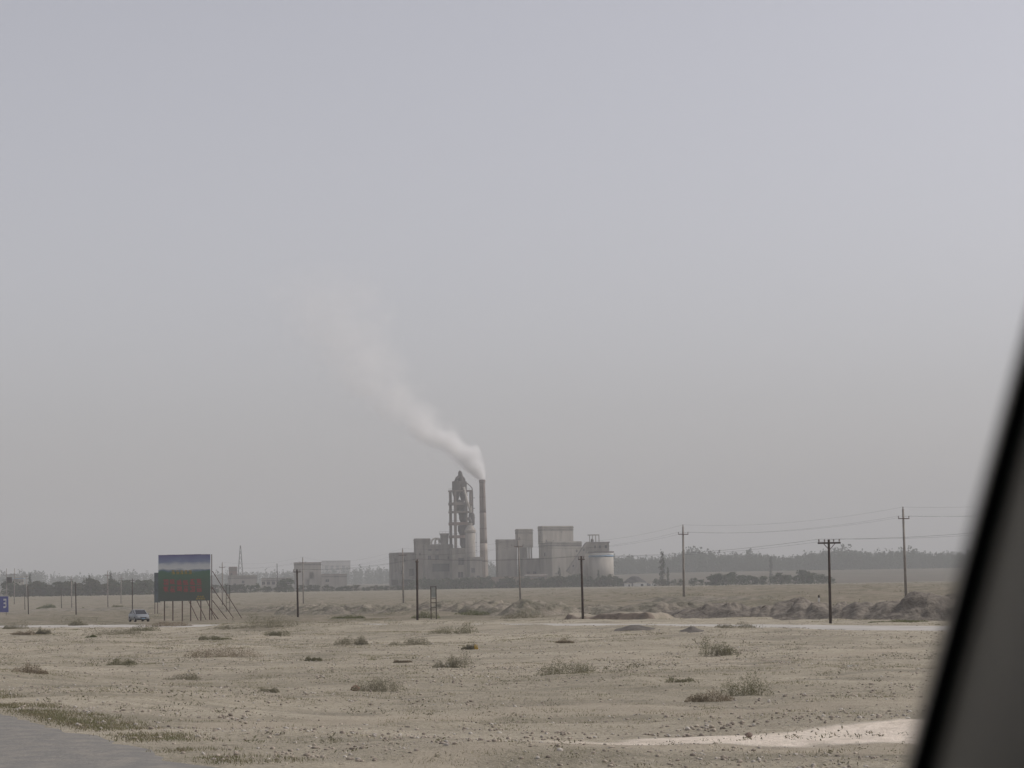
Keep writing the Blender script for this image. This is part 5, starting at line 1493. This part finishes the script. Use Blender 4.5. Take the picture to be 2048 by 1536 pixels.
for u in (-2.0, 3.4):
    for s in (swin - 2.25, swin - 0.25):
        c = HD * u + RT * s; b = MB(); b.tube([c + RT * -0.13 + Vector((0, 0, bl.z + 0.5)) - bl, c + RT * 0.13 + Vector((0, 0, bl.z + 0.5)) - bl], 0.5, 20); b.build('wheel', M_rub, bus)

# ================================================================== smoke and haze
def volume_mat(name, density, color, aniso=0.0):
    m = bpy.data.materials.new(name); m.use_nodes = True
    n = m.node_tree.nodes; n.clear()
    o = n.new('ShaderNodeOutputMaterial'); v = n.new('ShaderNodeVolumePrincipled')
    v.inputs['Color'].default_value = (*color, 1); v.inputs['Density'].default_value = density; v.inputs['Anisotropy'].default_value = aniso
    m.node_tree.links.new(v.outputs[0], o.inputs['Volume'])
    return m, v
def smoke():
    m, v = volume_mat('white_smoke', 0.0, (0.998, 0.996, 0.994), 0.0)
    n = m.node_tree.nodes; l = m.node_tree.links
    # the plume's axis: drifting left as it rises from the chimney mouth
    top = Vector((bx + lean, D, zb + Hc - 0.8))
    PX = [(962, 959, 1.6), (957.5, 948, 3.2), (950, 936, 4.9), (939, 921, 6.6), (924, 905, 8.4), (903, 890, 9.8), (877, 875, 11.0), (849, 857, 12.4), (820, 832, 14.2), (788, 803, 16.5), (754, 776, 19.0), (724, 735, 22.0), (692, 680, 25.0), (662, 600, 29.0), (630, 520, 34.0)]
    off = top - at(962, 959, D)
    pts = []
    for k, (px, py, r) in enumerate(PX):
        p = at(px, py, D) + off * max(0, 1 - k / 3); pts.append((p - top, r))
    b = MB(); b.tube([p for p, r in pts], [r * 1.5 for p, r in pts], 16)
    o = b.build('smoke_plume', m, None, True); o.location = top
    tag(o, 'white smoke plume drifting left from the top of the brick chimney', 'smoke', kind='stuff')
    # smooth fields baked on the hull would not fill it, so the density comes from the object's own height:
    # axis x as a function of height z, radius as a function of height
    tc = n.new('ShaderNodeTexCoord'); sp = n.new('ShaderNodeSeparateXYZ')
    no = n.new('ShaderNodeTexNoise'); no.inputs['Scale'].default_value = 0.07; no.inputs['Detail'].default_value = 3.0; no.inputs['Roughness'].default_value = 0.55
    l.new(tc.outputs['Object'], no.inputs['Vector'])
    l.new(tc.outputs['Object'], sp.inputs[0])
    zmax = pts[-1][0].z
    def curve(vals):
        c = n.new('ShaderNodeFloatCurve')
        cu = c.mapping.curves[0]
        P = vals
        cu.points[0].location = P[0]; cu.points[1].location = P[-1]
        for q in P[1:-1]: cu.points.new(*q)
        for q in cu.points: q.handle_type = 'AUTO_CLAMPED'
        c.mapping.update()
        return c
    zn = n.new('ShaderNodeMath'); zn.operation = 'DIVIDE'; zn.inputs[1].default_value = zmax; l.new(sp.outputs['Z'], zn.inputs[0])
    xs = [(p.z / zmax, -p.x / 130.0) for p, r in pts]
    rs = [(p.z / zmax, r * 1.25 / 50.0) for p, r in pts]
    cxn = curve(xs); crn = curve(rs); l.new(zn.outputs[0], cxn.inputs['Value']); l.new(zn.outputs[0], crn.inputs['Value'])
    def math_(op, a, b_=None):
        q = n.new('ShaderNodeMath'); q.operation = op
        for i, s_ in enumerate((a, b_)):
            if s_ is None: continue
            if isinstance(s_, (int, float)): q.inputs[i].default_value = s_
            else: l.new(s_, q.inputs[i])
        return q.outputs[0]
    ax_ = math_('MULTIPLY', cxn.outputs[0], -130.0)
    rr_ = math_('MULTIPLY', crn.outputs[0], 50.0)
    dx = math_('SUBTRACT', sp.outputs['X'], ax_)
    # across the axis the plume is slanted, so the horizontal offset is shortened
    dx = math_('MULTIPLY', dx, 0.72)
    d2 = math_('ADD', math_('MULTIPLY', dx, dx), math_('MULTIPLY', sp.outputs['Y'], sp.outputs['Y']))
    dn = math_('DIVIDE', math_('SQRT', d2), rr_)
    dn = math_('ADD', dn, math_('MULTIPLY', math_('SUBTRACT', no.outputs['Fac'], 0.5), 1.9))
    mr = n.new('ShaderNodeMapRange'); mr.interpolation_type = 'SMOOTHSTEP'
    mr.inputs[1].default_value = 0.95; mr.inputs[2].default_value = 0.15; mr.inputs[3].default_value = 0.0; mr.inputs[4].default_value = 1.0
    l.new(dn, mr.inputs[0])
    cd_ = curve([(0.0, 1.0), (0.05, 0.45), (0.10, 0.26), (0.17, 0.17), (0.25, 0.075), (0.34, 0.034), (0.45, 0.022), (0.7, 0.012), (1.0, 0.0)])
    l.new(zn.outputs[0], cd_.inputs['Value'])
    den = math_('MULTIPLY', math_('MULTIPLY', mr.outputs[0], cd_.outputs[0]), SMOKE_DENSITY)
    l.new(den, v.inputs['Density'])
    m.cycles.volume_step_rate = 0.25
SMOKE_DENSITY = 1.1
smoke()

mh, _ = volume_mat('hazy_air', HAZE_DENSITY, HAZE_COLOR)
b = MB(); b.box(-9500, 9500, -9500, 9500, -8.0, 330.0)
hz_ = b.build('haze', mh); hz_['kind'] = 'stuff'
tag(hz_, 'dusty grey haze filling the air over the plain', 'haze')
